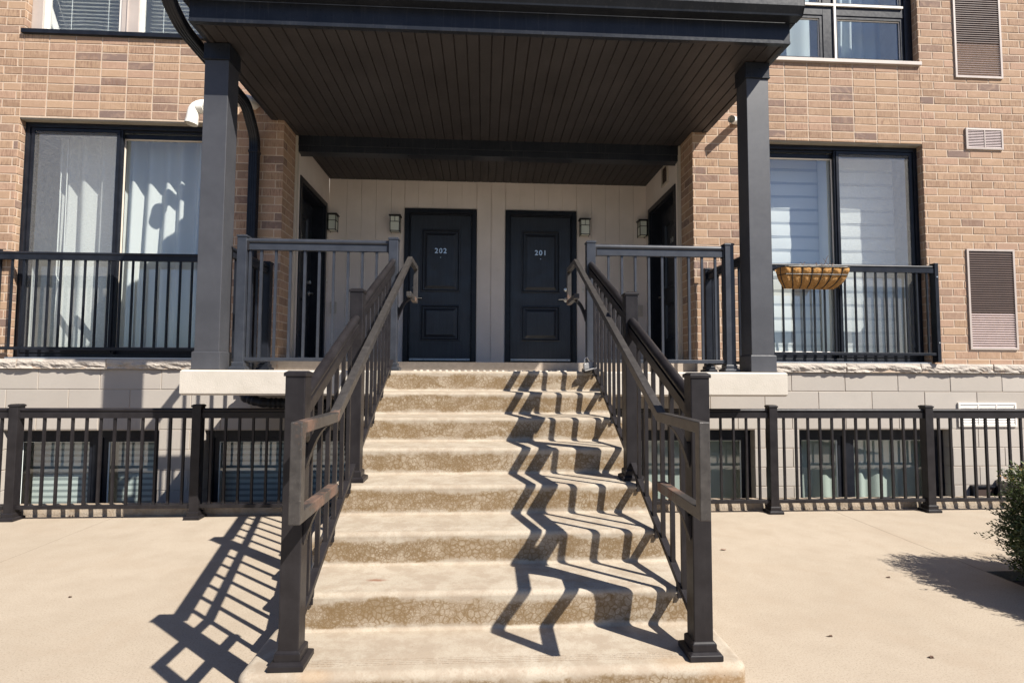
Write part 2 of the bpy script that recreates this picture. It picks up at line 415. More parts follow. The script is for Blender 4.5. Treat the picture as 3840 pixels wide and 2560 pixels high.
def struct(name, mb, m, **k):
    o = obj(name, mb, m, **k); o['kind'] = 'structure'; return o

# walls made of single units laid in courses, as geometry
def units(mb, u0, u1, z0, z1, L, H, joint, ztop, phase=0, bond='run', holes=(), depth=.0042, P=None, jit=.0025, lo=0., hi=1.):
    P = P or (lambda u, d, z: (u, 5.72+d, z))
    k = 0; z = ztop
    while z > z0+1e-4:
        za, zb = max(z-H+joint, z0), min(z, z1)
        if za < z1 and zb-za > .012:
            off = phase + (L/2 if (bond == 'run' and k % 2) else 0)
            n0 = math.floor((u0-off)/L)-1; u = off+n0*L
            while u < u1:
                ua, ub = max(u, u0), min(u+L-joint, u1)
                segs = [(ua, ub)] if ub-ua > .012 else []
                for hx0, hx1, hz0, hz1 in holes:
                    ns = []
                    for a, b in segs:
                        if hz0 < (za+zb)/2 < hz1 and hx0 < b and hx1 > a:
                            if a < hx0-.012: ns.append((a, hx0))
                            if b > hx1+.012: ns.append((hx1, b))
                        else: ns.append((a, b))
                    segs = ns
                for a, b in segs:
                    r = random.uniform(lo, hi); r2 = random.random()*.98+.01
                    j = [random.uniform(0, jit) for _ in range(4)]
                    e = lambda: random.uniform(-.0012, .0012)
                    q = [(a+e(), za+e()), (b+e(), za+e()), (b+e(), zb+e()), (a+e(), zb+e())]
                    c = .003
                    vs = [P(x, depth+.002, zz) for x, zz in q]
                    vs += [P(x, jj+.0022, zz) for (x, zz), jj in zip(q, j)]
                    qi = [(q[0][0]+c, q[0][1]+c), (q[1][0]-c, q[1][1]+c), (q[2][0]-c, q[2][1]-c), (q[3][0]+c, q[3][1]-c)]
                    vs += [P(x, jj, zz) for (x, zz), jj in zip(qi, j)]
                    fs = [(i, (i+1) % 4, 4+(i+1) % 4, 4+i) for i in range(4)]+[(4+i, 4+(i+1) % 4, 8+(i+1) % 4, 8+i) for i in range(4)]+[(8,9,10,11)]
                    mb.add(vs, fs, r, r2)
                u += L
        z -= H; k += 1
def sheet_with_holes(mb, u0, u1, z0, z1, holes, d, P):
    us = sorted({u0, u1, *[min(max(h[0],u0),u1) for h in holes], *[min(max(h[1],u0),u1) for h in holes]})
    zs = sorted({z0, z1, *[min(max(h[2],z0),z1) for h in holes], *[min(max(h[3],z0),z1) for h in holes]})
    for a, b in zip(us, us[1:]):
        for c, e in zip(zs, zs[1:]):
            cu, cz = (a+b)/2, (c+e)/2
            if any(h[0] < cu < h[1] and h[2] < cz < h[3] for h in holes): continue
            mb.add([P(a,d,c),P(b,d,c),P(b,d,e),P(a,d,e)], [(0,1,2,3)])

YW = 5.7223
XP1, XP2, YPB, YD = -2.1387, 2.2997, 6.085, 7.42
SOF = 3.946
BL, BH, BJ = .267, .0882, .0115
# openings in the main wall: x0, x1, z0, z1
OP = dict(LP=(-4.838, -2.93, 1.388, 3.899), RP=(3.06, 4.967, 1.388, 3.885),
          LU=(-4.838, -2.93, 4.792, 6.9), RU=(3.06, 4.967, 4.792, 6.9))
FO = dict(L1=(-4.83, -3.30, -.75, .668), L2=(-2.85, -1.35, -.75, .668), R1=(1.45, 2.945, -.75, .668), R2=(3.44, 5.165, -.75, .668))
Fw = lambda u, d, z: (u, YW+d, z)

B = thing('apartment_building', 'brown brick apartment building on a pale block base with a deep porch recess', 'building', (0, YW, 0))
holes = list(OP.values())
brick = MB()
vents_h = [(5.392, 5.964, 4.676, 5.9), (5.432, 5.998, 1.552, 2.686)]
for (a, b, side) in ((-9., XP1, 'L'), (XP2, 9., 'R')):
    o = OP['LP'] if side == 'L' else OP['RP']
    st = (o[0], o[1], o[3], 4.790)
    units(brick, a, b, 1.388, 6.8, BL, BH, BJ, 6.554, .06, 'run', holes+[st]+vents_h, P=Fw)
    units(brick, o[0]+.006, o[1]-.006, o[3], 4.790, BL, BH, BJ, 4.790, (-3.238 if side == 'L' else 3.376), 'stack', (), P=Fw)
units(brick, XP1, XP2, 4.35, 6.8, BL, BH, BJ, 6.554, .06, 'run', (), P=Fw)
# pier returns and window reveals
for x, sgn, y1 in ((XP1, 1, YPB), (XP2, -1, YPB)):
    units(brick, YW+.004, y1, 1.30, 4.3, BL, BH, BJ, 6.554, YW-.137, 'run', (), P=lambda u, d, z, x=x, s=sgn: (x+s*.0-s*d, u, z))
for k in ('LP', 'RP', 'LU', 'RU'):
    o = OP[k]
    for x, s in ((o[0], 1), (o[1], -1)):
        units(brick, YW+.004, YW+.085, o[2], o[3], BL, BH, BJ, 6.554, YW-.09, 'run', (), P=lambda u, d, z, x=x, s=s: (x-s*d+s*.002, u, z))
obj('brick_wall', brick, 'brick', B)
mo = MB()
sheet_with_holes(mo, -9, 9, 1.380, 6.9, holes+[(XP1, XP2, 1.0, 4.3)], .0045, Fw)
for x, s in ((XP1, 1), (XP2, -1)): mo.add([(x-s*.0045, YW+.0045, 1.28), (x-s*.0045, YPB, 1.28), (x-s*.0045, YPB, 4.3), (x-s*.0045, YW+.0045, 4.3)], [(0,1,2,3)])
for k in ('LP', 'RP', 'LU', 'RU'):
    o = OP[k]
    for x, s in ((o[0], 1), (o[1], -1)): mo.add([(x-s*.0028, YW+.0045, o[2]), (x-s*.0028, YW+.25, o[2]), (x-s*.0028, YW+.25, o[3]), (x-s*.0028, YW+.0045, o[3])], [(0,1,2,3)])
obj('mortar_bed', mo, 'mortar', B)
# block foundation
fb = MB(); fh = list(FO.values())
units(fb, -9, 9, -.78, 1.286, .606, .2045, .007, 1.283, .34, 'run', fh, depth=.005, P=Fw, jit=.0015)
for k, o in FO.items():
    for x, s in ((o[0], 1), (o[1], -1)):
        units(fb, YW+.003, YW+.12, o[2], o[3], .606, .2045, .007, 1.283, YW-.1, 'run', (), depth=.005, P=lambda u, d, z, x=x, s=s: (x-s*d+s*.002, u, z), jit=.0015)
obj('block_foundation', fb, 'block', B)
fm = MB(); sheet_with_holes(fm, -9, 9, -.8, 1.380, fh, .0055, Fw)
for k, o in FO.items():
    for x, s in ((o[0], 1), (o[1], -1)): fm.add([(x-s*.004, YW+.0055, o[2]), (x-s*.004, YW+.25, o[2]), (x-s*.004, YW+.25, o[3]), (x-s*.004, YW+.0055, o[3])], [(0,1,2,3)])
obj('block_mortar_bed', fm, 'blockmortar', B)
# rock-faced stone band
from mathutils import noise as mn
def stone_run(xs, name='sill_band'):
    for a, b in zip(xs, xs[1:]):
        s = MB(); a += .006; b -= .006
        nx = max(6, int((b-a)/.02)); nz = 8; vs = []; fs = []
        prof = [(0, 1.388), (-.035, 1.386)]
        seed = random.uniform(0, 90)
        for i in range(nx+1):
            x = a+(b-a)*i/nx
            edge = min(i, nx-i)/nx
            col = [(x, YW+.02, 1.390), (x, YW-.026+.004*mn.noise((x*9, seed, 0)), 1.389)]
            for j in range(nz+1):
                t = j/nz; z = 1.380-.088*t
                bul = .010*math.sin(PI*min(1, t*1.15+.08))
                n = (.004+.016*min(1, t*1.6))*mn.fractal((x*7+seed, z*26, seed), .8, 2.2, 4)+.008*t*abs(mn.noise((x*24, z*50, seed)))
                col.append((x, YW-.028-bul*(1 if edge > .02 else .5)-n, z))
            col += [(x, YW-.012, 1.290), (x, YW+.02, 1.288)]
            vs += col
        m_ = len(col)
        for i in range(nx):
            for j in range(m_-1): fs.append((i*m_+j, (i+1)*m_+j, (i+1)*m_+j+1, i*m_+j+1))
        fs += [tuple(range(m_)), tuple(range(nx*m_, (nx+1)*m_))[::-1]]
        s.add(vs, fs); obj(name, s, 'stone', B)
stone_run([-6.38, -5.54, -4.703, -3.833, -2.98, -2.34])
stone_run([2.50, 3.13, 3.978, 4.827, 5.672, 6.52])
for a, b in ((-6.4, -2.35), (2.5, 6.5)): obj('band_mortar', MB().box(a, b, YW-.022, YW+.001, 1.291, 1.386), 'mortar', B)

# interior boxes (plain rooms behind the panes)
def room(o, d=1.6):
    rm = MB()
    x0, x1, z0, z1 = o[0]-.5, o[1]+.5, o[2]-.02, o[3]+.25; y0, y1 = YW+.26, YW+.26+d
    vs = [(x0,y0,z0),(x1,y0,z0),(x1,y1,z0),(x0,y1,z0),(x0,y0,z1),(x1,y0,z1),(x1,y1,z1),(x0,y1,z1)]
    rm.add(vs, [(0,1,2,3),(4,5,6,7),(1,2,6,5),(2,3,7,6),(3,0,4,7)])
    for a, b, c, e in ((x0, o[0]-.004, z0, z1), (o[1]+.004, x1, z0, z1), (o[0]-.004, o[1]+.004, o[3], z1)):
        rm.add([(a,y0-.005,c),(b,y0-.005,c),(b,y0-.005,e),(a,y0-.005,e)], [(0,1,2,3)])
    obj('interior_wall', rm, 'room', B)
for o in list(OP.values()): room(o)
for o in FO.values(): room(o, 1.2)

# lintel strips over the openings
for k in ('LP', 'RP'):
    o = OP[k]; obj('lintel', MB().box(o[0]-.02, o[1]+.02, YW+.012, YW+.25, o[3]-.012, o[3]+.004), 'lintel', B)
for k, o in FO.items(): obj('lintel', MB().box(o[0]-.02, o[1]+.02, YW+.010, YW+.25, o[3]-.004, o[3]+.010), 'lintel', B)

# ---- sliding patio windows
def patio(o, sash_left_front, label):
    x0, x1, z0, z1 = o; F = YW+.085; t = .045
    w = MB().box(x0, x0+t, F, F+.12, z0+.02, z1-.012).box(x1-t, x1, F, F+.12, z0+.02, z1-.012)
    w.box(x0+t, x1-t, F, F+.12, z1-.062, z1-.012).box(x0+t, x1-t, F, F+.12, z0+.02, z0+.055)
    w.box(x0+t, x1-t, F+.03, F+.037, z1-.085, z1-.062).box(x0+.01, x0+.014, F-.006, F, z0+.03, z1-.02).box(x1-.014, x1-.01, F-.006, F, z0+.03, z1-.02)
    win = obj('patio_window', w, 'navy', B, .002, label=label)
    obj('sill', MB().box(x0+.003, x1-.003, YW-.018, F+.02, z0+.003, z0+.019), 'sill_metal', win, .002)
    xm = (x0+x1)/2
    for i, (a, b) in enumerate(((x0+t, xm+.028), (xm-.028, x1-t))):
        front = (i == 0) == sash_left_front
        y = F+.012 if front else F+.062; s = .048
        m = MB().box(a, a+s, y, y+.04, z0+.055, z1-.088 if not front else z1-.063).box(b-s, b, y, y+.04, z0+.055, z1-.088 if not front else z1-.063)
        top = z1-.063 if front else z1-.088
        m.box(a+s, b-s, y, y+.04, top-.055, top).box(a+s, b-s, y, y+.04, z0+.055, z0+.125)
        obj('sash', m, 'navy', win, .002)
        obj('pane', MB().add([(a+s-.004, y+.02, z0+.12), (b-s+.004, y+.02, z0+.12), (b-s+.004, y+.02, top-.05), (a+s-.004, y+.02, top-.05)], [(0,1,2,3)]), 'glass', win)
        if front:
            obj('insect_screen', MB().add([(a+s-.01, y-.004, z0+.10), (b-s+.01, y-.004, z0+.10), (b-s+.01, y-.004, top-.03), (a+s-.01, y-.004, top-.03)], [(0,1,2,3)]), 'screen', win)
            obj('screen_frame', MB().rings(a+.02, b-.02, z0+.07, top-.01, [(0, y-.002), (0, y-.012), (.03, y-.012), (.03, y-.002)], False), 'navy', win)
        else:
            obj('bead', MB().rings(a+s-.001, b-s+.001, z0+.124, top-.054, [(0, y-.001), (.012, y+.012)], False), 'trim' if sash_left_front else 'vent_white', win)
    return win
patio(OP['LP'], True, 'sliding window with a screened left sash and white curtains')
patio(OP['RP'], False, 'sliding window with a screened right sash and white banded blind')

# ---- upper windows
o = OP['LU']; F = YW+.085
w = MB().box(o[0], o[0]+.11, F, F+.12, o[2]+.05, o[3])
uw = obj('upper_window', w, 'vent_frame', B, .002, label='upper floor window with white slatted blinds')
obj('mullion', MB().box(-3.925, -3.745, F+.01, F+.10, o[2]+.05, o[3]).box(-3.865, -3.855, F-.002, F+.012, o[2]+.05, o[3]), 'vent_frame', uw, .002)
for a, b in ((-4.728, -3.925), (-3.745, -2.94)):
    m = MB().box(a, a+.035, F+.02, F+.07, o[2]+.05, o[3]).box(b-.03, b, F+.02, F+.07, o[2]+.05, o[3]).box(a+.035, b-.03, F+.02, F+.07, o[2]+.05, o[2]+.08)
    obj('casement', m, 'vent_white', uw, .002)
    obj('pane', MB().add([(a+.03, F+.05, o[2]+.07), (b-.02, F+.05, o[2]+.07), (b-.02, F+.05, o[3]), (a+.03, F+.05, o[3])], [(0,1,2,3)]), 'glass', uw)
obj('sill', MB().box(o[0]-.01, o[1]+.01, YW-.03, F+.02, o[2]+.002, o[2]+.048), 'navy', uw, .003)
o = OP['RU']
w = MB().box(o[1]-.09, o[1], F, F+.12, o[2]+.05, o[3]).box(o[0], o[0]+.09, F, F+.12, o[2]+.05, o[3]).box(o[0]+.09, o[1]-.09, F+.012, F+.11, o[2]+.045, o[2]+.10)
uw = obj('upper_window', w, 'navy', B, .002, label='upper floor window with black frame, bright mullions and sheer curtains')
obj('mullion', MB().box(3.90, 4.045, F+.008, F+.11, o[2]+.06, o[3]), 'navy', uw, .002)
obj('transom', MB().box(3.15, 3.90, F+.008, F+.11, 5.425, 5.545).box(4.045, 4.877, F+.008, F+.11, 5.425, 5.545), 'navy', uw, .002)
obj('sunlit_edge', MB().box(4.022, 4.047, F-.012, F+.006, o[2]+.055, o[3]), 'vent_white', uw, .001)  # cream strips paint the sunlit edges of mullion and transom
obj('sunlit_edge', MB().box(3.10, 4.020, F-.012, F+.006, 5.527, 5.552).box(4.049, 4.86, F-.012, F+.006, 5.527, 5.552), 'vent_white', uw, .001)
for a, b, c, e in ((3.15, 3.90, 4.89, 5.425), (4.045, 4.877, 4.89, 5.425), (3.15, 3.90, 5.545, 6.8), (4.045, 4.877, 5.545, 6.8)):
    obj('casement', MB().rings(a, b, c, e, [(0, F+.05), (0, F+.016), (.035, F+.016), (.035, F+.05)], False), 'navy', uw)
    obj('bead', MB().rings(a+.034, b-.034, c+.034, e-.034, [(0, F+.018), (0, F+.03), (.012, F+.035)], False), 'vent_white', uw)
    obj('pane', MB().add([(a+.03, F+.04, c+.03), (b-.03, F+.04, c+.03), (b-.03, F+.04, e-.03), (a+.03, F+.04, e-.03)], [(0,1,2,3)]), 'glass', uw)
obj('sill', MB().box(o[0]-.01, o[1]+.01, YW-.03, F+.012, o[2]+.002, o[2]+.042), 'vent_frame', uw, .003)

# ---- basement windows
def bwin(o, xm, lab, mat='glass_green'):
    x0, x1, z0, z1 = o; F = YW+.10; t = .05
    w = MB().box(x0, x0+t, F, F+.10, z0, z1-.004).box(x1-t, x1, F, F+.10, z0, z1-.004).box(x0+t, x1-t, F, F+.10, z1-.085, z1-.004).box(x0+t, x1-t, F, F+.10, z0, z0+.05)
    if xm: w.box(xm-.065, xm+.03, F+.005, F+.09, z0+.05, z1-.085)
    win = obj('basement_window', w, 'navy', B, .002, label=lab)
    seg = ((x0+t, xm-.065), (xm+.03, x1-t)) if xm else ((x0+t, x1-t),)
    for a, b in seg:
        obj('casement', MB().rings(a, b, z0+.05, z1-.085, [(0, F+.05), (0, F+.02), (.045, F+.02), (.045, F+.05)], False), 'navy', win)
        obj('bead', MB().rings(a+.044, b-.044, z0+.09, z1-.129, [(0, F+.022), (0, F+.03), (.010, F+.04)], False), 'dim_slat', win)
        obj('pane', MB().add([(a+.04, F+.042, z0+.09), (b-.04, F+.042, z0+.09), (b-.04, F+.042, z1-.12), (a+.04, F+.042, z1-.12)], [(0,1,2,3)]), mat, win)
bwin(FO['L1'], -3.95, 'wide basement window left of the porch with a banded blind')
bwin(FO['L2'], None, 'basement window in the shade beside the stairs')
bwin(FO['R1'], None, 'basement window right of the stairs behind the handrail')
bwin(FO['R2'], 4.06, 'wide basement window with pale curtains right of the stairs')

# ---- porch recess: siding walls, trim and doors
def boards(edges, z0, z1, tf, zl=None):
    s = MB(tf)
    for a, b in zip(edges, edges[1:]):
        s.box(a+.0012, b-.0012, 0, .016, z0, z1)
    return s
wall_tf = lambda p: Vector((p.x, YD+p.y, p.z))
left_tf = lambda p: Vector((XP1-p.y, p.x, p.z))
right_tf = lambda p: Vector((XP2+p.y, p.x, p.z))
ZB, ZT = 1.3985, SOF
dL, dR = (-1.098, -.104), (.297, 1.295)
e1 = [XP1, -1.895, -1.696, -1.496, -1.285, dL[0]-.006]; e3 = [dR[1]+.006, 1.513, 1.712, 1.912, 2.112, XP2]
sd = boards(e1, ZB, ZT, wall_tf)
for p in (boards(e3, ZB, ZT, wall_tf), boards([dL[0]+.002, -.913, -.715, -.515, -.31, dL[1]-.002], 3.545, ZT, wall_tf), boards([dR[0]+.002, .5, .702, .899, 1.096, dR[1]-.002], 3.545, ZT, wall_tf)):
    sd.tf = None; sd.add([tuple(v) for v in p.v], p.f)
sd.tf = None
sd.box(XP1, XP2, YD+.012, YD+.03, 3.54, ZT); sd.box(XP1, dL[0]+.01, YD+.012, YD+.03, ZB, 3.54); sd.box(dL[1]-.01, dR[0]+.01, YD+.012, YD+.03, ZB, 3.54); sd.box(dR[1]-.01, XP2, YD+.012, YD+.03, ZB, 3.54)
sd.box(dL[1]+.004, .094, YD-.006, YD+.016, ZB, ZT).box(.100, dR[0]-.004, YD-.006, YD+.016, ZB, ZT)
obj('siding_wall', sd, 'siding', B, .0007)
SDY = ((6.20, 7.262), (6.20, 7.262))
for tf, nm in ((left_tf, 'l'), (right_tf, 'r')):
    s = MB(tf); a, b = SDY[0]
    s.box(YPB, a-.004, -.02, .03, ZB, ZT).box(b+.004, YD, 0, .02, ZB, ZT)
    for k in range(6): s.box(a+(b-a)*k/6+.002, a+(b-a)*(k+1)/6-.002, 0, .018, 3.56, ZT)
    s.box(a-.004, b+.004, .014, .03, 3.55, ZT)
    obj('side_siding', s, 'siding', B, .0015)
    obj('corner_trim', MB(tf).box(YPB-.012, YPB+.05, -.026, .0, 1.30, ZT-.01), 'trim', B, .002)
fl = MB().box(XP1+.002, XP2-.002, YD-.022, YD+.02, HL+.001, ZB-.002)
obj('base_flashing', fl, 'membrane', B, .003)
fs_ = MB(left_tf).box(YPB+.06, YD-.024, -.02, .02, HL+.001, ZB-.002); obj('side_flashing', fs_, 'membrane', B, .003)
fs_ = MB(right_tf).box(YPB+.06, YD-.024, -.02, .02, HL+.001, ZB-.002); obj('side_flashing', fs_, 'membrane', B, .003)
# closed wall beyond recess so no sky shows
obj('rear_wall', MB().box(-3.2, 3.3, 7.62, 7.66, -.8, 6.5), 'room', B)

def text_mesh(txt, size, depth=.003):
    cu = bpy.data.curves.new('n', 'FONT'); cu.body = txt; cu.size = size; cu.extrude = depth; cu.offset = .0016
    cu.align_x = 'CENTER'; cu.space_character = 1.22
    ob = bpy.data.objects.new('n', cu); C.objects.link(ob); bpy.context.view_layer.update()
    me = bpy.data.meshes.new_from_object(ob.evaluated_get(bpy.context.evaluated_depsgraph_get()))
    vs = [v.co.copy() for v in me.vertices]; fs = [list(p.vertices) for p in me.polygons]
    bpy.data.objects.remove(ob); bpy.data.meshes.remove(me); bpy.data.curves.remove(cu)
    return vs, fs

def door(tf, o0, o1, knob, num, numz, label, rec=.03, mirror=False):
    """o0..o1 outer width of the frame along the wall; tf maps (u, depth, z)"""
    zt = 3.532; j = .062
    f = MB(tf).box(o0, o0+j, -.03, rec+.05, ZB-.006, zt).box(o1-j, o1, -.03, rec+.05, ZB-.006, zt).box(o0+j, o1-j, -.03, rec+.05, zt-j, zt)
    f.box(o0+j, o0+j+.014, .0, rec+.05, ZB, zt-j).box(o1-j-.014, o1-j, .0, rec+.05, ZB, zt-j).box(o0+j+.014, o1-j-.014, .0, rec+.05, zt-j-.014, zt-j)
    a, b = o0+j+.016, o1-j-.016; z0, z1 = 1.425, zt-j-.016
    y = rec; W = b-a; st = W*.172
    pu, pl = (2.375, 3.262), (1.70, 2.205)
    l = MB(tf).box(a, a+st, y, y+.04, z0, z1).box(b-st, b, y, y+.04, z0, z1)
    for c, e in ((z0, pl[0]), (pl[1], pu[0]), (pu[1], z1)): l.box(a+st, b-st, y, y+.04, c, e)
    for c, e in (pl, pu):
        l.rings(a+st, b-st, c, e, [(0, y), (.004, y-.010), (.020, y-.012), (.028, y-.002), (.036, y+.014), (.050, y+.014), (.085, y+.001), (.09, y)])
    d = obj('door', l, 'door', B, 0, label=label)
    obj('door_frame', f, 'navy', d, .003)
    obj('threshold', MB(tf).box(o0+.03, o1-.03, -.055, rec+.03, ZB-.004, ZB+.018), 'bronze', d, .003)
    sw = MB(tf).box(a+.003, b-.003, y-.008, y, z0+.006, z0+.034)
    obj('sweep', sw, 'sill_metal', d, .001)
    sc = MB(tf)
    for k in range(6): u = a+.05+(W-.1)*k/5; sc.box(u-.004, u+.004, y-.011, y-.008, z0+.016, z0+.024)
    obj('screws', sc, 'bronze', d)
    ku = a+.065 if knob == 'L' else b-.065
    kd = MB(tf); kd.tube([(ku, y, 2.435), (ku, y-.018, 2.435), (ku, y-.024, 2.435)], [.031, .031, .022], 18); kd.box(ku-.003, ku+.003, y-.030, y-.023, 2.425, 2.445)
    obj('deadbolt', kd, 'silver', d, smooth=True)
    s = 1 if knob == 'L' else -1
    h = MB(tf).tube([(ku, y, 2.288), (ku, y-.012, 2.288), (ku, y-.016, 2.288)], [.034, .034, .028], 18)
    h.tube([(ku, y-.01, 2.288), (ku, y-.055, 2.288)], .011, 10)
    h.tube([(ku-s*.008, y-.055, 2.288), (ku+s*.03, y-.056, 2.288), (ku+s*.11, y-.052, 2.284)], [.011, .011, .008], 10)
    obj('handle', h, 'silver', d, smooth=True)
    vs, fs = text_mesh(num, .098)
    c = (a+b)/2; sg = -1 if mirror else 1
    n = MB(tf).add([(c+sg*p.x, y-.003-p.z, numz+p.y) for p in vs], fs); obj('number', n, 'silver', d)
    pe = MB(tf).tube([(c, y-.004, 2.862), (c, y-.001, 2.862)], .006, 10); obj('peephole', pe, 'silver', d)
    return d
door(wall_tf, *dL, 'L', '202', 2.922, 'black panelled door numbered 202')
door(wall_tf, *dR, 'R', '201', 2.916, 'black panelled door numbered 201')
door(left_tf, *SDY[0], 'R', '102', 2.935, 'black door in the left side of the recess', rec=.15)
door(right_tf, *SDY[1], 'R', '101', 2.96, 'black door in the right side of the recess', rec=.13, mirror=True)

# ------------------------------------------------------------------ porch canopy
CAN = thing('porch_canopy', 'dark porch canopy with grooved brown soffit, fascia beam and gutter on two columns', 'canopy', (.08, 4.1, SOF))
XB0, XB1, YB = -2.270, 2.470, 4.099
pl_ = MB(); p = .1022; x = -1.073-12*p
edges = []
while x < XB1-.02:
    if x > XB0+.06: edges.append(x)
    x += p
edges = [XB0+.05]+edges+[XB1-.05]
for a, b in zip(edges, edges[1:]):
    g = .007; z = SOF
    pl_.add([(a+g,YB+.03,z),(b-g,YB+.03,z),(b-g,6.10,z),(a+g,6.10,z),(a,YB+.03,z+.011),(b,YB+.03,z+.011),(b,6.10,z+.011),(a,6.10,z+.011)],
            [(0,1,2,3),(0,3,7,4),(1,2,6,5)])
pl_.box(XB0+.03, XB1-.03, YB+.03, 6.12, SOF+.011, SOF+.02)
obj('soffit', pl_, 'soffit', CAN)
pl2 = MB(); x = -1.073-12*p; ed = []
while x < XP2-.02:
    if x > XP1+.02: ed.append(x)
    x += p
ed = [XP1+.002]+ed+[XP2-.002]
for a, b in zip(ed, ed[1:]):
    g = .004; z = SOF-.018
    pl2.add([(a+g,6.2,z),(b-g,6.2,z),(b-g,YD,z),(a+g,YD,z),(a,6.2,z+.010),(b,6.2,z+.010),(b,YD,z+.010),(a,YD,z+.010)], [(0,1,2,3),(0,3,7,4),(1,2,6,5)])
pl2.box(XP1+.001, XP2-.001, 6.2, YD, SOF-.008, SOF+.0)
obj('recess_soffit', pl2, 'soffit', CAN)
obj('recess_beam', MB().box(XP1+.004, XP2-.004, 6.10, 6.245, 3.765, SOF+.03).box(XP1+.004, XP2-.004, 6.088, 6.10, 3.835, SOF+.02), 'fascia', CAN, .003)
obj('beam', MB().box(XB0, XB1, YB, YB+.035, SOF+.006, 4.118).box(XB0, XB1, YB-.006, YB+.036, SOF-.004, SOF+.018), 'fascia', CAN, .002)
for a, b in ((XB0, XB0+.035), (XB1-.035, XB1)):
    obj('side_beam', MB().box(a, b, YB+.037, YW-.003, SOF-.003, 4.118), 'fascia', CAN, .002)
for a, b in ((XB0+.036, XB0+.062), (XB1-.062, XB1-.036)):
    obj('soffit_trim', MB().box(a, b, YB+.04, YW-.004, SOF-.006, SOF-.0005), 'soffit', CAN)
# K-style gutter
gp = [(YB-.003, 4.122), (YB-.090, 4.122), (YB-.094, 4.135), (YB-.122, 4.185), (YB-.122, 4.236), (YB-.110, 4.243), (YB-.112, 4.236), (YB-.114, 4.19), (YB-.086, 4.140), (YB-.083, 4.128), (YB-.003, 4.128)]
gu = MB().prism(gp, -2.40, 2.525, 'X')
for x in (-2.4, 2.523): gu.prism([(YB-.003, 4.121), (YB-.092, 4.121), (YB-.124, 4.183), (YB-.124, 4.244), (YB-.003, 4.244)], x-.002, x+.002, 'X')
obj('gutter', gu, 'fascia', CAN)
for x in (-2.34, 2.47): 
    pass
obj('eave_board', MB().box(-2.33, 2.52, YB+.002, YB+.02, 4.119, 4.27).box(-2.33, -2.31, YB+.021, YW-.004, 4.119, 4.27).box(2.50, 2.52, YB+.021, YW-.004, 4.119, 4.27).box(-2.31, 2.50, YB+.021, YW-.004, 4.119, 4.13), 'fascia', CAN, .002)
obj('roof', MB().add([(-2.35, YB-.03, 4.262), (2.54, YB-.03, 4.262), (2.54, YW-.004, 4.34), (-2.35, YW-.004, 4.34), (-2.35, YB-.03, 4.272), (2.54, YB-.03, 4.272), (2.54, YW-.004, 4.35), (-2.35, YW-.004, 4.35)], [(0,3,2,1),(4,5,6,7),(0,1,5,4),(1,2,6,5),(2,3,7,6),(3,0,4,7)]), 'soffit', CAN)

def column(x0, x1, lab):
    y0, y1 = 4.363, 4.545; cx, cy = (x0+x1)/2, (y0+y1)/2; hx, hy = (x1-x0)/2, (y1-y0)/2
    t = thing('porch_column', lab, 'column', (cx, cy, HL+.002), 'square columns holding the porch canopy')
    obj('shaft', MB().box(x0, x1, y0, y1, 1.4305, 3.80), 'column', t, .004)
    obj('plinth', MB().box(x0-.013, x1+.013, y0-.013, y1+.013, HL+.003, 1.424).frustum(cx, cy, 1.424, 1.432, hx+.013, hy+.013, hx+.002, hy+.002), 'column', t, .003)
    obj('cap', MB().box(x0-.008, x1+.008, y0-.008, y1+.008, 3.802, 3.938).box(x0-.012, x1+.012, y0-.012, y1+.012, 3.800, 3.812), 'fascia', t, .002)
column(-2.276, -2.085, 'square grey column left of the entrance stairs, in front of the downspout')
column(2.233, 2.426, 'square grey column right of the entrance stairs, sunlit on its front')

# ------------------------------------------------------------------ slab and stairs
SX0, SX1 = -2.336, 2.4926; YS = 4.289; TX0, TX1 = -.835, .985
sl = MB()
def slab_poly(y0, ins): return [(SX0+ins, y0+ins), (TX0-.003, y0+ins), (TX0-.003, 4.50), (TX1+.003, 4.50), (TX1+.003, y0+ins), (SX1-ins, y0+ins), (SX1-ins, YD+.05), (SX0+ins, YD+.05)]
lv = [(HL, .010), (HL-.012, 0), (1.104, 0), (1.088, .012)]
vs = []; fs = []
for z, ins in lv: vs += [(a, b, z) for a, b in slab_poly(YS, ins)]
n = 8
for i in range(3):
    for k in range(n): fs.append((i*n+k, i*n+(k+1) % n, (i+1)*n+(k+1) % n, (i+1)*n+k))
fs += [tuple(range(n)), tuple(range(3*n, 4*n))[::-1]]
sl.add(vs, fs)
SLAB = thing('landing_slab', 'cream painted concrete landing slab jutting out from the wall under the columns', 'landing slab', (.08, 5.8, HL))
obj('slab', sl, 'slab', SLAB)
# flat part of the landing floor is weathered; tactile domes near the edge
dm = MB()
for i in range(27):
    for j in range(2):
        x = -.58+i*.0535; y = 4.60+j*.055
        dm.tube([(x, y, HL-.002), (x, y, HL+.005), (x, y, HL+.0075)], [.014, .012, .006], 10)
obj('warning_domes', dm, 'slab', SLAB, smooth=True)

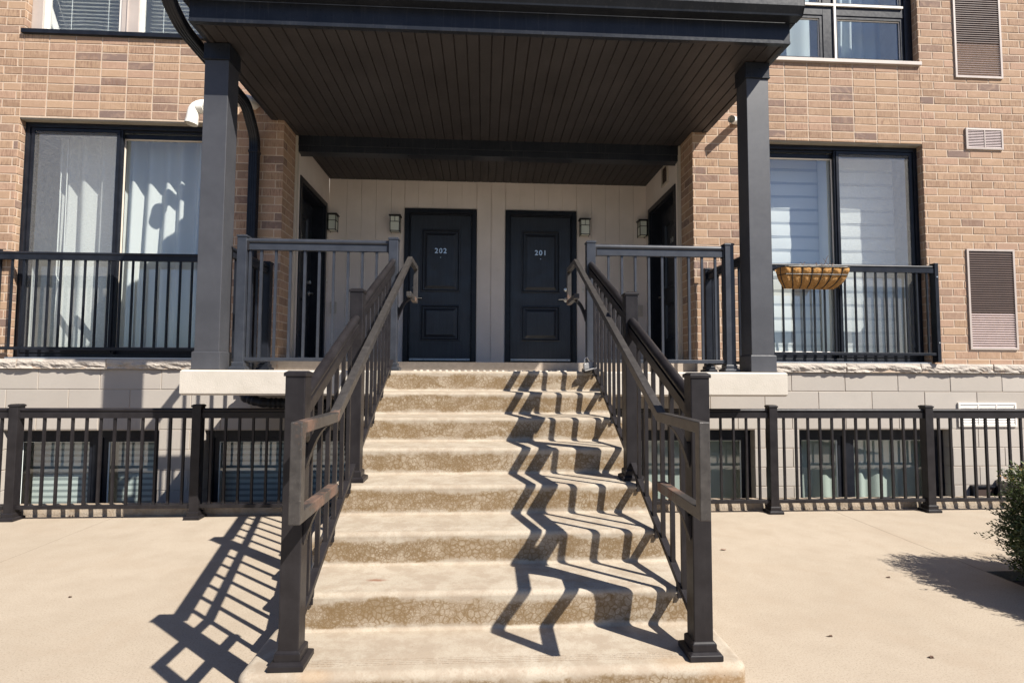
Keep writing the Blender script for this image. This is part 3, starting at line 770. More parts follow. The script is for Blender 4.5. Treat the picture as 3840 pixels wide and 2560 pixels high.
ST = thing('concrete_staircase', 'beige concrete entrance stairs with rounded treads and brown stained risers', 'staircase', (.075, 3.4, 0))
def arc(cx, cz, r, a0, a1, n=7):
    return [(cx+r*math.cos(math.radians(a0+(a1-a0)*k/n)), cz+r*math.sin(math.radians(a0+(a1-a0)*k/n))) for k in range(n+1)]
def stair_profile(k0, k1):
    """going up from riser k0 to riser k1 (k=8 is the lowest); list of (y, z)"""
    pts = []
    for k in range(k0, k1-1, -1):
        y = YN-(k-1)*TR; zb = (8-k)*RIS; zt = zb+RIS; rn, rc = .024, .017; lean = .012
        if k != k0 or k0 != 8: pts += arc(y+lean-rc, zb+rc, rc, 270, 350, 6)
        else: pts += [(y+lean, zb-.02)]
        pts += arc(y+rn, zt-rn, rn, 175, 90, 7)
        for g in range(4 if k > 2 else 0):
            gy = y+rn+.022+g*.013; pts += [(gy, zt), (gy+.0022, zt-.0028), (gy+.0044, zt)]
    return pts
def stair_part(name, k0, k1, yend, zbot, x0, x1):
    pts = stair_profile(k0, k1)
    poly = ([(pts[0][0], zbot)] if k0 == 8 else [(pts[0][0]-.0, pts[0][1]-.02), ]) + pts
    poly += [(yend, poly[-1][1]), (yend, zbot)]
    if k0 != 8: poly += [(YN-(k0-1)*TR-.01, zbot), (YN-(k0-1)*TR-.01, (8-k0)*RIS-.02)]
    s = MB().prism(poly, x0, x1, 'X'); return obj(name, s, 'stairs', ST, smooth=True, split=28)
stair_part('flight', 7, 1, 4.499, -.03, TX0, TX1)
# lowest step is wider, with rounded front corners
bs = MB(); y8 = YN-7*TR; X0, X1 = -.905, 1.035; prof = stair_profile(8, 8)
def outline(off, n=6):
    r = .05; o = []
    o += [(X0+off, 2.46)]
    o += [(X0+r+(r-off)*math.cos(math.radians(a)), y8+r+(r-off)*math.sin(math.radians(a))) for a in [180+90*k/n for k in range(n+1)]]
    o += [(X1-r+(r-off)*math.cos(math.radians(a)), y8+r+(r-off)*math.sin(math.radians(a))) for a in [270+90*k/n for k in range(n+1)]]
    o += [(X1-off, 2.46)]
    return o
levels = [(0, -.03)]+[(max(0, y-y8-.012 if z < RIS*.6 else y-y8), z) for y, z in arc(y8+.032, RIS-.032, .032, 180, 90, 7)]
vs = []; fs = []
for off, z in levels: vs += [(a, b, z) for a, b in outline(min(off, .045))]
m_ = len(outline(0))
for i in range(len(levels)-1):
    for k in range(m_-1): fs.append((i*m_+k, i*m_+k+1, (i+1)*m_+k+1, (i+1)*m_+k))
fs.append(tuple(range((len(levels)-1)*m_, len(levels)*m_)))
bs.add(vs, fs)
obj('bottom_step', bs, 'stairs', ST, smooth=True, split=28)
gv = MB()
for g in range(4): gv.box(X0+.09, X1-.09, y8+.060+g*.013, y8+.0635+g*.013, RIS-.001, RIS+.0006)
obj('tread_groove', gv, 'kerb', ST)

# ------------------------------------------------------------------ railings
def post_parts(cx, cy, z0, z1, T, w=.0385, m='rail', wall=False):
    p = obj('post', MB().box(cx-w, cx+w, cy-w, cy+w, z0+.01, z1-.012), m, T, .004)
    obj('post_cap', MB().box(cx-w-.005, cx+w+.005, cy-w-.005, cy+w+.005, z1-.022, z1-.008).frustum(cx, cy, z1-.008, z1, w+.005, w+.005, w-.008, w-.008), m, p, .002)
    if not wall:
        b = MB().box(cx-w-.028, cx+w+.028, cy-w-.028, cy+w+.028, z0+.001, z0+.022).frustum(cx, cy, z0+.022, z0+.030, w+.028, w+.028, w+.014, w+.014)
        b.box(cx-w-.010, cx+w+.010, cy-w-.010, cy+w+.010, z0+.028, z0+.058).frustum(cx, cy, z0+.058, z0+.066, w+.010, w+.010, w+.001, w+.001)
        obj('post_base', b, m, p, .0025)
    return p
def rail_pair(T, p0, p1, m='rail', r=.023, drop=.052, rh=.046, rw=.020):
    """round cap tube over a flat rail between two points (top tube centres)"""
    a, b = Vector(p0), Vector(p1); d = (b-a).normalized(); side = Vector((-d.y, d.x, 0)).normalized(); up = side.cross(d)
    if up.z < 0: up = -up
    s = MB().tube([a, b], r, 16, True)
    for (h0, h1, wd) in ((-drop-rh/2, -drop+rh/2, rw), (-drop+rh/2-.002, -r*.6, .010)):
        vs = []
        for q in (a, b):
            for sx, hh in ((-1, h0), (1, h0), (1, h1), (-1, h1)): vs.append(q+side*wd*sx+up*hh)
        s.add(vs, [(0,3,2,1),(4,5,6,7),(0,1,5,4),(1,2,6,5),(2,3,7,6),(3,0,4,7)])
    obj('top_rail', s, m, T, smooth=True, split=30)
    return up
def bar(mb, p0, p1, w, h):
    a, b = Vector(p0), Vector(p1); d = (b-a).normalized(); side = Vector((-d.y, d.x, 0)).normalized(); up = side.cross(d); up = up if up.z > 0 else -up
    vs = []
    for q in (a, b):
        for sx, hh in ((-1,-1),(1,-1),(1,1),(-1,1)): vs.append(q+side*w/2*sx+up*h/2*hh)
    return mb.add(vs, [(0,3,2,1),(4,5,6,7),(0,1,5,4),(1,2,6,5),(2,3,7,6),(3,0,4,7)])
def bal(T, x, y, z0, z1, m='rail', w=.0095):
    obj('baluster', MB().box(x-w, x+w, y-w, y+w, z0, z1), m, T)

# landing guards
def guard(side, post_x, bal_x, label, back_x):
    T = thing('landing_guardrail', label, 'railing', ((post_x[0]+post_x[1])/2, 4.505, HL+.001), 'guardrails on the landing')
    for px in post_x: post_parts(px, 4.505, HL, 2.397, T, m='rail_light')
    a, b = min(post_x)+.034, max(post_x)-.034
    rail_pair(T, (a, 4.505, 2.350), (b, 4.505, 2.350), 'rail_light')
    obj('bottom_rail', bar(MB(), (a, 4.505, 1.374), (b, 4.505, 1.374), .036, .030), 'rail_light', T, .002)
    for x in bal_x: bal(T, x, 4.505, 1.388, 2.276, 'rail_light')
    for q in (a+.002, b-.018): obj('rail_socket', MB().box(q, q+.016, 4.478, 4.532, 2.268, 2.345), 'rail', T, .002)
guard('L', (-1.981, -.753), [-.894-.1175*k for k in range(9)]+[-1.925], 'guardrail on the left half of the landing, in front of the left brick pier', -2.22)
guard('R', (.908, 2.107), [1.063+.1165*k for k in range(9)], 'guardrail on the right half of the landing, in front of the sunlit brick pier', 2.38)
def side_guard(x, label):
    T = thing('side_guardrail', label, 'railing', (x, 5.1, HL+.001), 'short guardrails from column to wall')
    post_parts(x, 5.60, HL, 2.397, T, m='navy')
    rail_pair(T, (x, 4.55, 2.345), (x, 5.565, 2.345), 'navy')
    obj('bottom_rail', bar(MB(), (x, 4.55, 1.374), (x, 5.565, 1.374), .036, .030), 'navy', T, .002)
    for k in range(8): bal(T, x, 4.66+k*.115, 1.388, 2.27, 'navy')
side_guard(-2.215, 'short dark guardrail from the left column back to the left brick pier')
side_guard(2.395, 'short dark guardrail from the right column back to the right brick pier')

# stair guards
def stair_guard(sgn, label, hlabel):
    xs = (-.728, -.745, -.753) if sgn < 0 else (.877, .893, .908)
    T = thing('stair_guardrail', label, 'railing', (xs[1], 3.2, RIS), 'guardrails along both sides of the stairs')
    f = post_parts(xs[0], 2.175, RIS, 1.2824, T)
    m_ = post_parts(xs[1], 3.220, 4*RIS, 1.768, T)
    for (xa, ya, za, xb, yb, zb, n) in ((xs[0], 2.213, 1.165, xs[1], 3.182, 1.587, 6), (xs[1], 3.258, 1.665, xs[2], 4.467, 2.190, 8)):
        rail_pair(T, (xa, ya, za), (xb, yb, zb), r=.024)
        sl_ = (zb-za)/(yb-ya)
        # lower rail rides just above the nosings
        def zlow(y): return RIS*1+.045+(y-y8)*RIS/TR
        lo0, lo1 = (ya, yb)
        obj('bottom_rail', bar(MB(), (xa, lo0, zlow(lo0)), (xb, lo1, zlow(lo1)), .032, .026), 'rail', T, .002)
        for k in range(n):
            t = (k+1)/(n+1); y = ya+(yb-ya)*t; x = xa+(xb-xa)*t
            zt = za+sl_*(y-ya)-.078; w = .0095
            zl = zlow(y)+.010
            mb = MB().add([(x-w,y-w,zl-w*.49),(x+w,y-w,zl-w*.49),(x+w,y+w,zl+w*.49),(x-w,y+w,zl+w*.49),(x-w,y-w,zt-w*.45),(x+w,y-w,zt-w*.45),(x+w,y+w,zt+w*.45),(x-w,y+w,zt+w*.45)],
                          [(0,3,2,1),(4,5,6,7),(0,1,5,4),(1,2,6,5),(2,3,7,6),(3,0,4,7)])
            obj('baluster', mb, 'rail', T)
    # small straps that tie the lower rail to the risers
    for k in (1, 2, 3, 5, 6, 7):
        y = YN-(k-1)*TR; z = (9-k)*RIS; x = (xs[2]+.026 if sgn > 0 else xs[2]-.03)
        t = (y-2.2)/2.2; xr = xs[0]+(xs[2]-xs[0])*t
        obj('strap', MB().box(xr-.009, xr+.009, y-.012, y-.004, z-.040, z-.015).box(xr-.009, xr+.009, y-.004, y+.010, z-.013, z+.030), 'rail', T, .001)
    # continuous square handrail with looped ends
    hx = -.605 if sgn < 0 else .752
    R = thing('looped_handrail', hlabel, 'handrail', (hx, 3.3, RIS), 'looped square handrails of the stairs')
    mat = m_rusty('rusty_steel_left' if sgn < 0 else 'rusty_steel_right', [(q[0]-3.3, q[1]-RIS, q[2]) for q in ([(1.88, 1.10, .10), (2.20, .80, .10), (2.0, .80, .14), (2.25, 1.10, .04), (4.75, 1.93, .12)] if sgn < 0 else [(2.22, .80, .09), (2.1, .82, .10), (4.85, 1.93, .1)])])
    hX = lambda y: hx+(y-2)*(.011 if sgn > 0 else -.004)
    path = [(hX(y), y, z) for y, z in ((2.26, .805), (1.815, .805), (1.815, 1.095), (2.255, 1.095), (4.48, 2.215), (4.88, 2.215), (4.88, 1.915), (4.42, 1.915))]
    obj('rail_tube', MB().sqtube(path, .038, .040), mat, R, .003)
    px = xs[0]+.0385*(-sgn)
    for (by, bz, pxx) in ((2.175, 1.075, px), (2.175, .785, px), (3.22, 1.548, xs[1]+.0385*(-sgn)), (4.47, 2.165, xs[2]+.0385*(-sgn)), (4.54, 1.89, xs[2]+.0385*(-sgn))):
        # curved arm from the post up to the rail
        n = 8; top = []; bot = []; hb = hX(by)
        dx = hb-pxx
        for k in range(n+1):
            t = k/n; x = pxx+dx*t; zc_ = bz-.115*(1-t)**2.2
            top.append((x, zc_+.014-.004*t)); bot.append((x, zc_-.058*(1-t)**1.2-.008))
        poly = top+bot[::-1]
        s = MB().prism(poly, by-.017, by+.017, 'Y')
        s.box(min(pxx, pxx+.006*(-sgn)), max(pxx, pxx+.006*(-sgn)), by-.022, by+.022, bz-.165, bz-.075)
        s.box(hb-.014, hb+.014, by-.022, by+.022, bz+.002, bz+.012)
        obj('bracket', s, 'rail', R, .0015)
stair_guard(-1, 'guardrail with round top rail up the left side of the stairs', 'weathered square tube handrail with looped ends at the left of the stairs')
stair_guard(1, 'guardrail with round top rail up the right side of the stairs', 'weathered square tube handrail with looped ends at the right of the stairs')

# balcony guards in front of the patio windows
zc0 = 1.2825
def juliet(x0, x1, bx, label):
    y = 5.672; K = 5.672/5.555; x0 *= K; x1 *= K; bx = [q*K for q in bx]; Zk = lambda z: zc0+(z-zc0)*K
    T = thing('window_guardrail', label, 'railing', ((x0+x1)/2, y, 1.40), 'guardrails across the patio windows')
    for x in (x0, x1):
        obj('end_plate', MB().box(x-.021, x+.021, y-.028, YW-.003, 1.405, Zk(2.480)), 'navy', T, .003)
        for z in (1.62, 2.35): obj('bolt', MB().tube([(x, y-.034, z), (x, y-.02, z)], .008, 8), 'silver', T)
    rail_pair(T, (x0+.021, y, Zk(2.437)), (x1-.021, y, Zk(2.437)), 'navy', .017, .040, .052, .018)
    obj('bottom_rail', bar(MB(), (x0+.021, y, Zk(1.490)), (x1-.021, y, Zk(1.490)), .034, .030), 'navy', T, .002)
    for x in bx: bal(T, x, y, Zk(1.504), Zk(2.376), 'navy', .0085)
juliet(-4.835, -2.86, [-2.944-.1156*k for k in range(16)], 'dark guardrail across the left patio window with curtains behind it')
juliet(2.98, 4.905, [3.197+.1152*k for k in range(15)]+[3.083], 'dark guardrail across the right patio window carrying the planter basket')

# lower fences
def fence(posts, label, top=.985):
    T = thing('picket_fence', label, 'fence', (sum(posts)/len(posts), 4.885, 0), 'low metal fences guarding the window wells')
    for x in posts: post_parts(x, 4.885, 0, top, T)
    for a, b in zip(posts, posts[1:]):
        rail_pair(T, (a+.037, 4.885, top-.052), (b-.037, 4.885, top-.052), 'rail', .018, .044, .050, .020)
        obj('bottom_rail', bar(MB(), (a+.037, 4.885, .105), (b-.037, 4.885, .105), .036, .030), 'rail', T, .002)
        n = round((b-a)/.1185)-1
        for k in range(n): bal(T, a+(b-a)*(k+1)/(n+1), 4.885, .12, top-.118, 'rail')
fence([-5.53, -4.01, -2.488, -.95], 'low charcoal picket fence on the pavement left of the stairs')
fence([1.10, 2.674, 4.175, 5.69], 'low charcoal picket fence on the pavement right of the stairs')

# ------------------------------------------------------------------ fittings on the walls
def lantern(tf, u, label):
    """u centre along the wall; tf maps (u, out, z) with out pointing away"""
    T = None
    a = .066; z0, z1 = 3.185, 3.395; o0, o1 = .030, .135
    c = tf(Vector((u, 0, 3.29)))
    T = thing('wall_lantern', label, 'wall light', tuple(c), 'mission style wall lanterns in the porch recess')
    f = MB(tf)
    f.box(u-.055, u+.055, .0, .012, 3.20, 3.40)
    f.box(u-.02, u+.02, .012, .032, 3.30, 3.36)
    for x in (u-a, u+a-.008):
        for y in (o0, o1-.008): f.box(x, x+.008, y, y+.008, z0-.012, z1)
    for z in (z0, z0+.125, z1-.010):
        f.box(u-a+.008, u+a-.008, o1-.007, o1-.001, z, z+.007); f.box(u-a+.008, u+a-.008, o0+.001, o0+.006, z, z+.007)
        f.box(u-a+.001, u-a+.007, o0+.008, o1-.008, z, z+.007); f.box(u+a-.007, u+a-.001, o0+.008, o1-.008, z, z+.007)
    f.box(u-.003, u+.003, o1-.0065, o1-.0015, z0+.132, z1-.01)
    obj('cage', f, 'bronze', T)
    obj('hood', MB(tf).box(u-a-.014, u+a+.014, o0-.02, o1+.014, z1, z1+.013), 'bronze', T, .002)
    obj('shade', MB(tf).box(u-a+.0085, u+a-.0085, o0+.0085, o1-.0085, z0+.002, z1-.002), 'frost', T)
G = 'wall'
back = lambda p: Vector((p.x, YD-.001-p.y, p.z))
sideL = lambda p: Vector((XP1+.001+p.y, p.x, p.z))
sideR = lambda p: Vector((XP2-.001-p.y, p.x, p.z))
lantern(back, -1.215, 'frosted wall lantern just left of the door numbered 202')
lantern(back, 1.400, 'frosted wall lantern just right of the door numbered 201')
lantern(sideL, 7.345, 'frosted wall lantern on the left side wall beside the left side door')
lantern(sideR, 7.345, 'frosted wall lantern on the right side wall beside the right side door')

def louvre(x0, x1, z0, z1, zsplit, label):
    T = thing('louvred_vent', label, 'vent', ((x0+x1)/2, YW, z0), 'tall louvred vents in the brickwork')
    y = YW-.014; t = .022
    obj('frame', MB().rings(x0, x1, z0, z1, [(0, YW+.01), (0, y), (t, y), (t, YW+.03)], False), 'vent_frame', T)
    obj('backing', MB().box(x0+t-.004, x1-t+.004, YW+.055, YW+.06, z0+t-.004, z1-t+.004), 'vent_dark', T)
    if z1 > zsplit: obj('blank_panel', MB().box(x0+t, x1-t, YW-.004, YW+.004, zsplit, z1-t), 'vent_dark', T)
    n = int((z1-z0-2*t)/.0262)
    for k in range(n):
        z = z0+t+.008+k*.0262
        if z > z1-t-.01: break
        b = MB()
        if z < zsplit: b.add([(x0+t, YW-.010, z-.004), (x1-t, YW-.010, z-.004), (x1-t, YW+.018, z+.016), (x0+t, YW+.018, z+.016), (x0+t, YW-.010, z-.0055), (x1-t, YW-.010, z-.0055), (x1-t, YW+.018, z+.0145), (x0+t, YW+.018, z+.0145)], [(0,1,2,3),(7,6,5,4),(0,4,5,1),(2,6,7,3)])
        else: b.box(x0+t, x1-t, YW-.011, YW-.0045, z-.0035, z+.001)
        obj('blade', b, 'vent_blade' if z < zsplit else 'vent_brown', T)
louvre(5.432, 5.998, 1.552, 2.686, 1.962, 'tall brown louvred vent low on the right brick wall')
louvre(5.392, 5.964, 4.676, 5.88, 5.09, 'tall brown louvred vent high on the right brick wall')
def small_vent(tf, u0, u1, z0, z1, cols, rows, m, label, t=.022, g=None):
    c = tf(Vector(((u0+u1)/2, 0, z0))); T = thing('small_vent', label, 'vent', tuple(c))
    f = MB(tf).rings(u0, u1, z0, z1, [(0, .0), (0, -.016), (t, -.018), (t, -.004)], False)
    cw = (u1-u0-2*t)/cols; rh = (z1-z0-2*t)/rows
    for k in range(1, cols): f.box(u0+t+cw*k-.006, u0+t+cw*k+.006, -.017, -.002, z0+t, z1-t)
    for k in range(1, rows): f.box(u0+t, u1-t, -.0165, -.002, z0+t+rh*k-.010, z0+t+rh*k+.010)
    obj('frame', f, m, T)
    obj('backing', MB(tf).box(u0+t-.002, u1-t+.002, -.003, -.0005, z0+t-.002, z1-t+.002), 'vent_dark', T)
    n = int((z1-z0-2*t)/.017)
    s = MB(tf)
    for k in range(n):
        z = z0+t+.004+k*(z1-z0-2*t)/n
        s.add([(u0+t, -.016, z-.002), (u1-t, -.016, z-.002), (u1-t, -.009, z+.008), (u0+t, -.009, z+.008)], [(0,1,2,3)])
    obj('louvres', s, 'vent_blade' if m == 'vent_frame' else m, T)
front = lambda p: Vector((p.x, YW+p.y, p.z))
small_vent(front, 5.481, 5.926, 3.836, 4.083, 2, 1, 'vent_frame', 'small taupe vent grille with two louvred halves on the right brick wall')
small_vent(front, 5.255, 5.931, .698, .962, 3, 2, 'vent_white', 'cream vent grille with six louvred fields on the pale block base')
small_vent(lambda p: Vector((XP2+p.y-.0, p.x, p.z)), 6.50, 6.725, 3.66, 3.915, 1, 1, 'trim', 'small taupe vent high on the right side wall of the recess')
T = thing('duct_opening', 'dark square duct opening at the foot of the block base on the right', 'duct', (5.5, YW, -.2))
obj('duct_frame', MB().rings(5.362, 5.645, -.22, .058, [(0, YW+.02), (0, YW-.045), (.018, YW-.045), (.018, YW+.03)], False), 'navy', T)
obj('flap', MB().add([(5.38, YW-.03, -.20), (5.56, YW-.03, -.20), (5.62, YW-.03, .04), (5.38, YW-.03, .04)], [(0,1,2,3)]), 'vent_dark', T)

# white plastic pipes
def bend(pts, r=.05, n=5):
    out = [Vector(pts[0])]
    for i in range(1, len(pts)-1):
        p, a, b = Vector(pts[i]), Vector(pts[i-1]), Vector(pts[i+1]); d0 = (a-p).normalized(); d1 = (b-p).normalized()
        s, e = p+d0*r, p+d1*r
        for k in range(n+1):
            t = k/n; out.append(s*(1-t)**2+p*2*t*(1-t)+e*t*t)
    out.append(Vector(pts[-1])); return out
def pvc(pts, collars, label, r=.058):
    T = thing('exhaust_pipe', label, 'pipe', tuple(pts[0]), 'white plastic exhaust pipes')
    path = bend(pts, .07)
    s = MB().tube(path, r, 20, False).tube(path[-2:], r-.004, 20, False)
    obj('pipe', s, 'pvc', T, smooth=True)
    obj('end_rim', MB().tube([path[-1]+(path[-2]-path[-1]).normalized()*.035, path[-1]], r+.0035, 20, False), 'pvc', T, smooth=True)
    for a, b in collars: obj('collar', MB().tube([a, b], r+.0045, 20), 'pvc', T, smooth=True)
pvc([(-2.46, YW+.01, 4.11), (-2.47, 5.60, 4.10), (-2.985, 5.56, 3.985), (-3.01, 5.553, 3.80)], [((-2.90, 5.566, 3.99), (-2.955, 5.563, 3.977))], 'white plastic pipe with a downturned elbow above the left patio window')
pvc([(2.83, YW+.01, 4.085), (2.665, 5.545, 4.02)], [((2.76, 5.648, 4.057), (2.72, 5.604, 4.04))], 'white plastic pipe behind the right column, only its end showing', .036)

# downspout
T = thing('downspout', 'dark ribbed downspout from the left gutter end back under the eave and down the wall', 'downspout', (-2.41, 5.66, 1.30))
path = bend([(-2.41, 4.035, 4.30), (-2.41, 4.05, 4.10), (-2.40, 4.25, 3.985), (-2.40, 5.40, 3.955), (-2.41, 5.655, 3.72), (-2.41, 5.655, 1.15)], .10, 6)
def ribbed(path, w, d, rib=.003):
    s = MB(); rings = []
    prof = []
    for side in range(4):
        for k in range(8):
            t = -1+2*k/8; o_ = rib if k % 2 else 0
            x, y = [(t*w, -d-o_), (w+o_, t*d), (-t*w, d+o_), (-w-o_, -t*d)][side]; prof.append((x, y))
    n = len(prof); vs = []
    for i, p in enumerate(path):
        t = ((path[min(i+1, len(path)-1)])-(path[max(i-1, 0)])).normalized()
        u = Vector((1, 0, 0)); u = (u-t*u.dot(t)).normalized(); v = t.cross(u)
        vs += [p+u*a+v*b for a, b in prof]
    fs = []
    for i in range(len(path)-1):
        for k in range(n): fs.append((i*n+k, i*n+(k+1) % n, (i+1)*n+(k+1) % n, (i+1)*n+k))
    return s.add(vs, fs)
obj('pipe', ribbed(path, .044, .034), 'navy', T)
obj('joint_strap', MB().box(-2.459, -2.361, 5.612, 5.70, 3.55, 3.575), 'navy', T, .002)
obj('joint_strap', MB().box(-2.459, -2.361, 5.612, 5.70, 2.05, 2.075), 'navy', T, .002)
path = bend([(-2.41, 5.60, 1.14), (-2.39, 5.52, 1.02), (-2.18, 5.46, .965), (-1.35, 5.46, .95), (-1.30, 5.46, .3)], .07, 6)
s = MB(); fine = []
for a, b in zip(path, path[1:]):
    n = max(1, int((b-a).length/.012))
    for k in range(n): fine.append(a+(b-a)*k/n)
fine.append(path[-1])
obj('corrugated_outlet', s.tube(fine, [.052 if (i//2) % 2 else .046 for i in range(len(fine))], 14), 'navy', T)

# doorbells and small boxes in the recess
def button(tf, u, z, w, h, m, name, label, cat):
    c = tf(Vector((u, 0, z))); T = thing(name, label, cat, tuple(c))
    obj('housing', MB(tf).box(u-w/2, u+w/2, 0, .016, z-h/2, z+h/2), m, T, .003)
    obj('push_button', MB(tf).box(u-w/5, u+w/5, .0165, .021, z-h/6, z+h/6), 'trim', T, .001)
bt = lambda p: Vector((p.x, YD-.0065-p.y, p.z))
button(sideL, 7.34, 2.475, .05, .10, 'vent_white', 'doorbell', 'white doorbell on the left side wall of the recess', 'doorbell')
button(bt, 1.385, 2.43, .028, .085, 'vent_white', 'doorbell', 'cream doorbell on the siding right of door 201', 'doorbell')
button(bt, -2.045, 2.14, .085, .16, 'trim', 'outlet_box', 'taupe outlet box in the left corner of the recess', 'outlet box')
button(bt, 2.19, 2.14, .085, .16, 'trim', 'outlet_box', 'taupe outlet box in the right corner of the recess', 'outlet box')

# key lockbox clamped at the foot of the right stair rail
T = thing('key_lockbox', 'grey and black key lockbox clamped at the foot of the right landing post', 'lockbox', (.875, 4.36, 1.29))
rot = Matrix.Rotation(math.radians(-14), 4, 'Y')
ltf = lambda p: rot @ (p) + Vector((.872, 4.375, 1.322))
obj('case', MB(ltf).frustum(0, 0, -.025, .040, .055, .026, .045, .020), 'lock_grey', T, .006)
obj('cover', MB(ltf).box(-.066, .058, -.042, -.020, -.034, -.006), 'lock_black', T, .005)
obj('lid', MB(ltf).box(-.055, .050, -.052, -.036, -.024, -.012), 'lock_grey', T, .004)
obj('shackle', MB(ltf).tube(bend([(-.03, 0, .03), (-.025, 0, .075), (.0, 0, .085), (.012, 0, .04)], .01), .004, 8), 'silver', T, smooth=True)

# ------------------------------------------------------------------ planter basket on the right window guard
T = thing('planter_basket', 'wire window basket with orange coco liner and dead stems hanging on the right guardrail', 'planter', (3.535, 5.55, 2.18))
yb = 5.640
def bp_pt(u, t, off=0.):
    """u 0..1 along the basket, t 0 rim .. 1 keel"""
    z = 2.405-.212*t; d = .165*max(0., 1-t**2.6)**.5*(.72+.28*(1-t)) if t < 1 else 0.
    hw = .385-.105*t**2.4; e = min(1., (1-abs(2*u-1))*10)
    d = d*(.30+.70*e**.5)+.006
    return Vector((3.535+(u*2-1)*hw, yb-d-off, z))
vs = []; fs = []; nu, nv = 84, 16
for i in range(nu+1):
    for j in range(nv+1):
        u = i/nu; t = j/nv
        cell = abs(math.sin(u*7*PI)); row = abs(math.sin(PI*(t/.36 if t < .36 else (t-.36)/.64)))
        vs.append(bp_pt(u, t, .016*cell**.7*row**.7+.007*mn.noise((u*30, t*9, 3))+.004*mn.noise((u*90, t*30, 7))-.004))
for i in range(nu):
    for j in range(nv): a = i*(nv+1)+j; fs.append((a, a+nv+1, a+nv+2, a+1))
li = MB().add(vs, fs)
li.add([(3.16, yb, 2.40), (3.91, yb, 2.40), (3.81, yb, 2.20), (3.26, yb, 2.20)], [(0,1,2,3)])
obj('coco_liner', li, 'coco', T, smooth=True, split=60)
so = MB(); n = 16
vs = []
for i in range(n+1):
    for j in range(5):
        x = 3.18+.71*i/n; y = yb-.005-.135*j/4; vs.append((x, y, 2.388+.014*mn.noise((x*20, y*20, 1))))
so.add(vs, [(i*5+j, (i+1)*5+j, (i+1)*5+j+1, i*5+j+1) for i in range(n) for j in range(4)])
obj('potting_soil', so, 'soil', T)
wr = MB()
wr.tube([Vector((3.15, yb+.01, 2.408))]+[bp_pt(u/24, 0, .004)+Vector((0, 0, .003)) for u in range(25)]+[Vector((3.92, yb+.01, 2.408))], .0065, 8)
wr.tube([bp_pt(u/40, .36, .006) for u in range(41)], .005, 8)
for k in range(8):
    u = max(.012, min(.988, k/7)); wr.tube([bp_pt(u, t/8*.985, .006) for t in range(9)], .005, 8)
obj('wire_frame', wr, 'wire', T)
dv = MB()
rs = random.Random(3)
for bx, ht, lean in ((3.60, .17, .07), (3.33, .10, .05), (3.59, .09, -.03), (3.655, .12, .03), (3.72, .06, -.02), (3.545, .10, -.04), (3.68, .09, .02)):
    pts = [Vector((bx+.06, yb-.07, 2.38))]
    for k in range(5): pts.append(pts[-1]+Vector((lean/5*(.4+k*.3)+rs.uniform(-.008, .008), rs.uniform(-.01, .006), ht/5)))
    dv.tube(pts, [.0045, .004, .0035, .003, .0025, .002], 6)
    q = pts[3]; dv.tube([q, q+Vector((-.02, 0, .025)), q+Vector((-.035, -.01, .028))], .002, 5)
obj('dead_stems', dv, 'twig', T)
fb_ = MB()
for k in range(260):
    i = rs.random(); t = rs.random()**.6; p = bp_pt(i, t*.98, -.002); q = p+Vector((rs.uniform(-.02, .02), rs.uniform(-.018, 0), rs.uniform(-.016, .012)))
    fb_.tube([p, (p+q)/2+Vector((rs.uniform(-.006, .006), -.004, .004)), q], .0007, 3, False)
obj('loose_fibres', fb_, 'coco', T)

# ------------------------------------------------------------------ curtains and blinds
def curtain(x0, x1, z0, z1, y, amp, per, m, name, label, seed=1, T=None):
    s = MB(); r = random.Random(seed); n = int((x1-x0)/.008); m_ = 14; vs = []
    for i in range(n+1):
        x = x0+(x1-x0)*i/n
        for j in range(m_+1):
            t = j/m_; z = z0+(z1-z0)*t
            ph = x*2*PI/per+1.8*mn.noise((x*2.1, seed, t*.7))+1.2*mn.noise((x*5, seed+4, t*.3))
            yy = y+amp*math.sin(ph)*(1-.35*t)+amp*.8*mn.noise((x*6, seed+9, t*1.2))
            vs.append((x, yy, z))
    s.add(vs, [(i*(m_+1)+j, (i+1)*(m_+1)+j, (i+1)*(m_+1)+j+1, i*(m_+1)+j+1) for i in range(n) for j in range(m_)])
    o = obj(name, s, m, T, smooth=True, split=80)
    if T is None: tag(o, label, 'curtain')
    return o
T = thing('curtain', 'white pleated curtains drawn across the left patio window', 'curtain', (-3.88, YW+.36, 1.42))
curtain(-4.70, -2.98, 1.43, 3.86, YW+.38, .058, .175, 'curtain', 'curtain_cloth', '', 2, T)
obj('curtain_rod', MB().tube([(-4.82, YW+.37, 3.87), (-2.94, YW+.37, 3.87)], .012, 10), 'slat', T)
obj('pull_cord', MB().tube(bend([(-4.62, YW+.30, 3.8), (-4.62, YW+.30, 2.30), (-4.58, YW+.30, 2.22), (-4.55, YW+.30, 2.40), (-4.56, YW+.30, 3.8)], .03), .005, 6, False), 'slat', T)
T = thing('curtain', 'pale sheer curtains in the upper right window', 'curtain', (4.1, YW+.42, 4.86))
curtain(4.18, 4.86, 4.87, 6.6, YW+.42, .035, .15, 'curtain_blue', 'curtain_cloth', '', 5, T)
curtain(3.12, 3.99, 4.87, 6.6, YW+.48, .010, .4, 'curtain_blue', 'curtain_cloth', '', 8, T)
T = thing('curtain', 'grey green curtains in the wide basement window right of the stairs', 'curtain', (4.3, YW+.32, -.7))
curtain(3.48, 5.12, -.72, .64, YW+.36, .028, .21, 'curtain_green', 'curtain_cloth', '', 11, T)
T = thing('curtain', 'grey green blind cloth in the small basement window right of the stairs', 'curtain', (2.2, YW+.32, -.7))
curtain(1.50, 2.90, -.72, .64, YW+.34, .006, .5, 'curtain_green', 'curtain_cloth', '', 14, T)
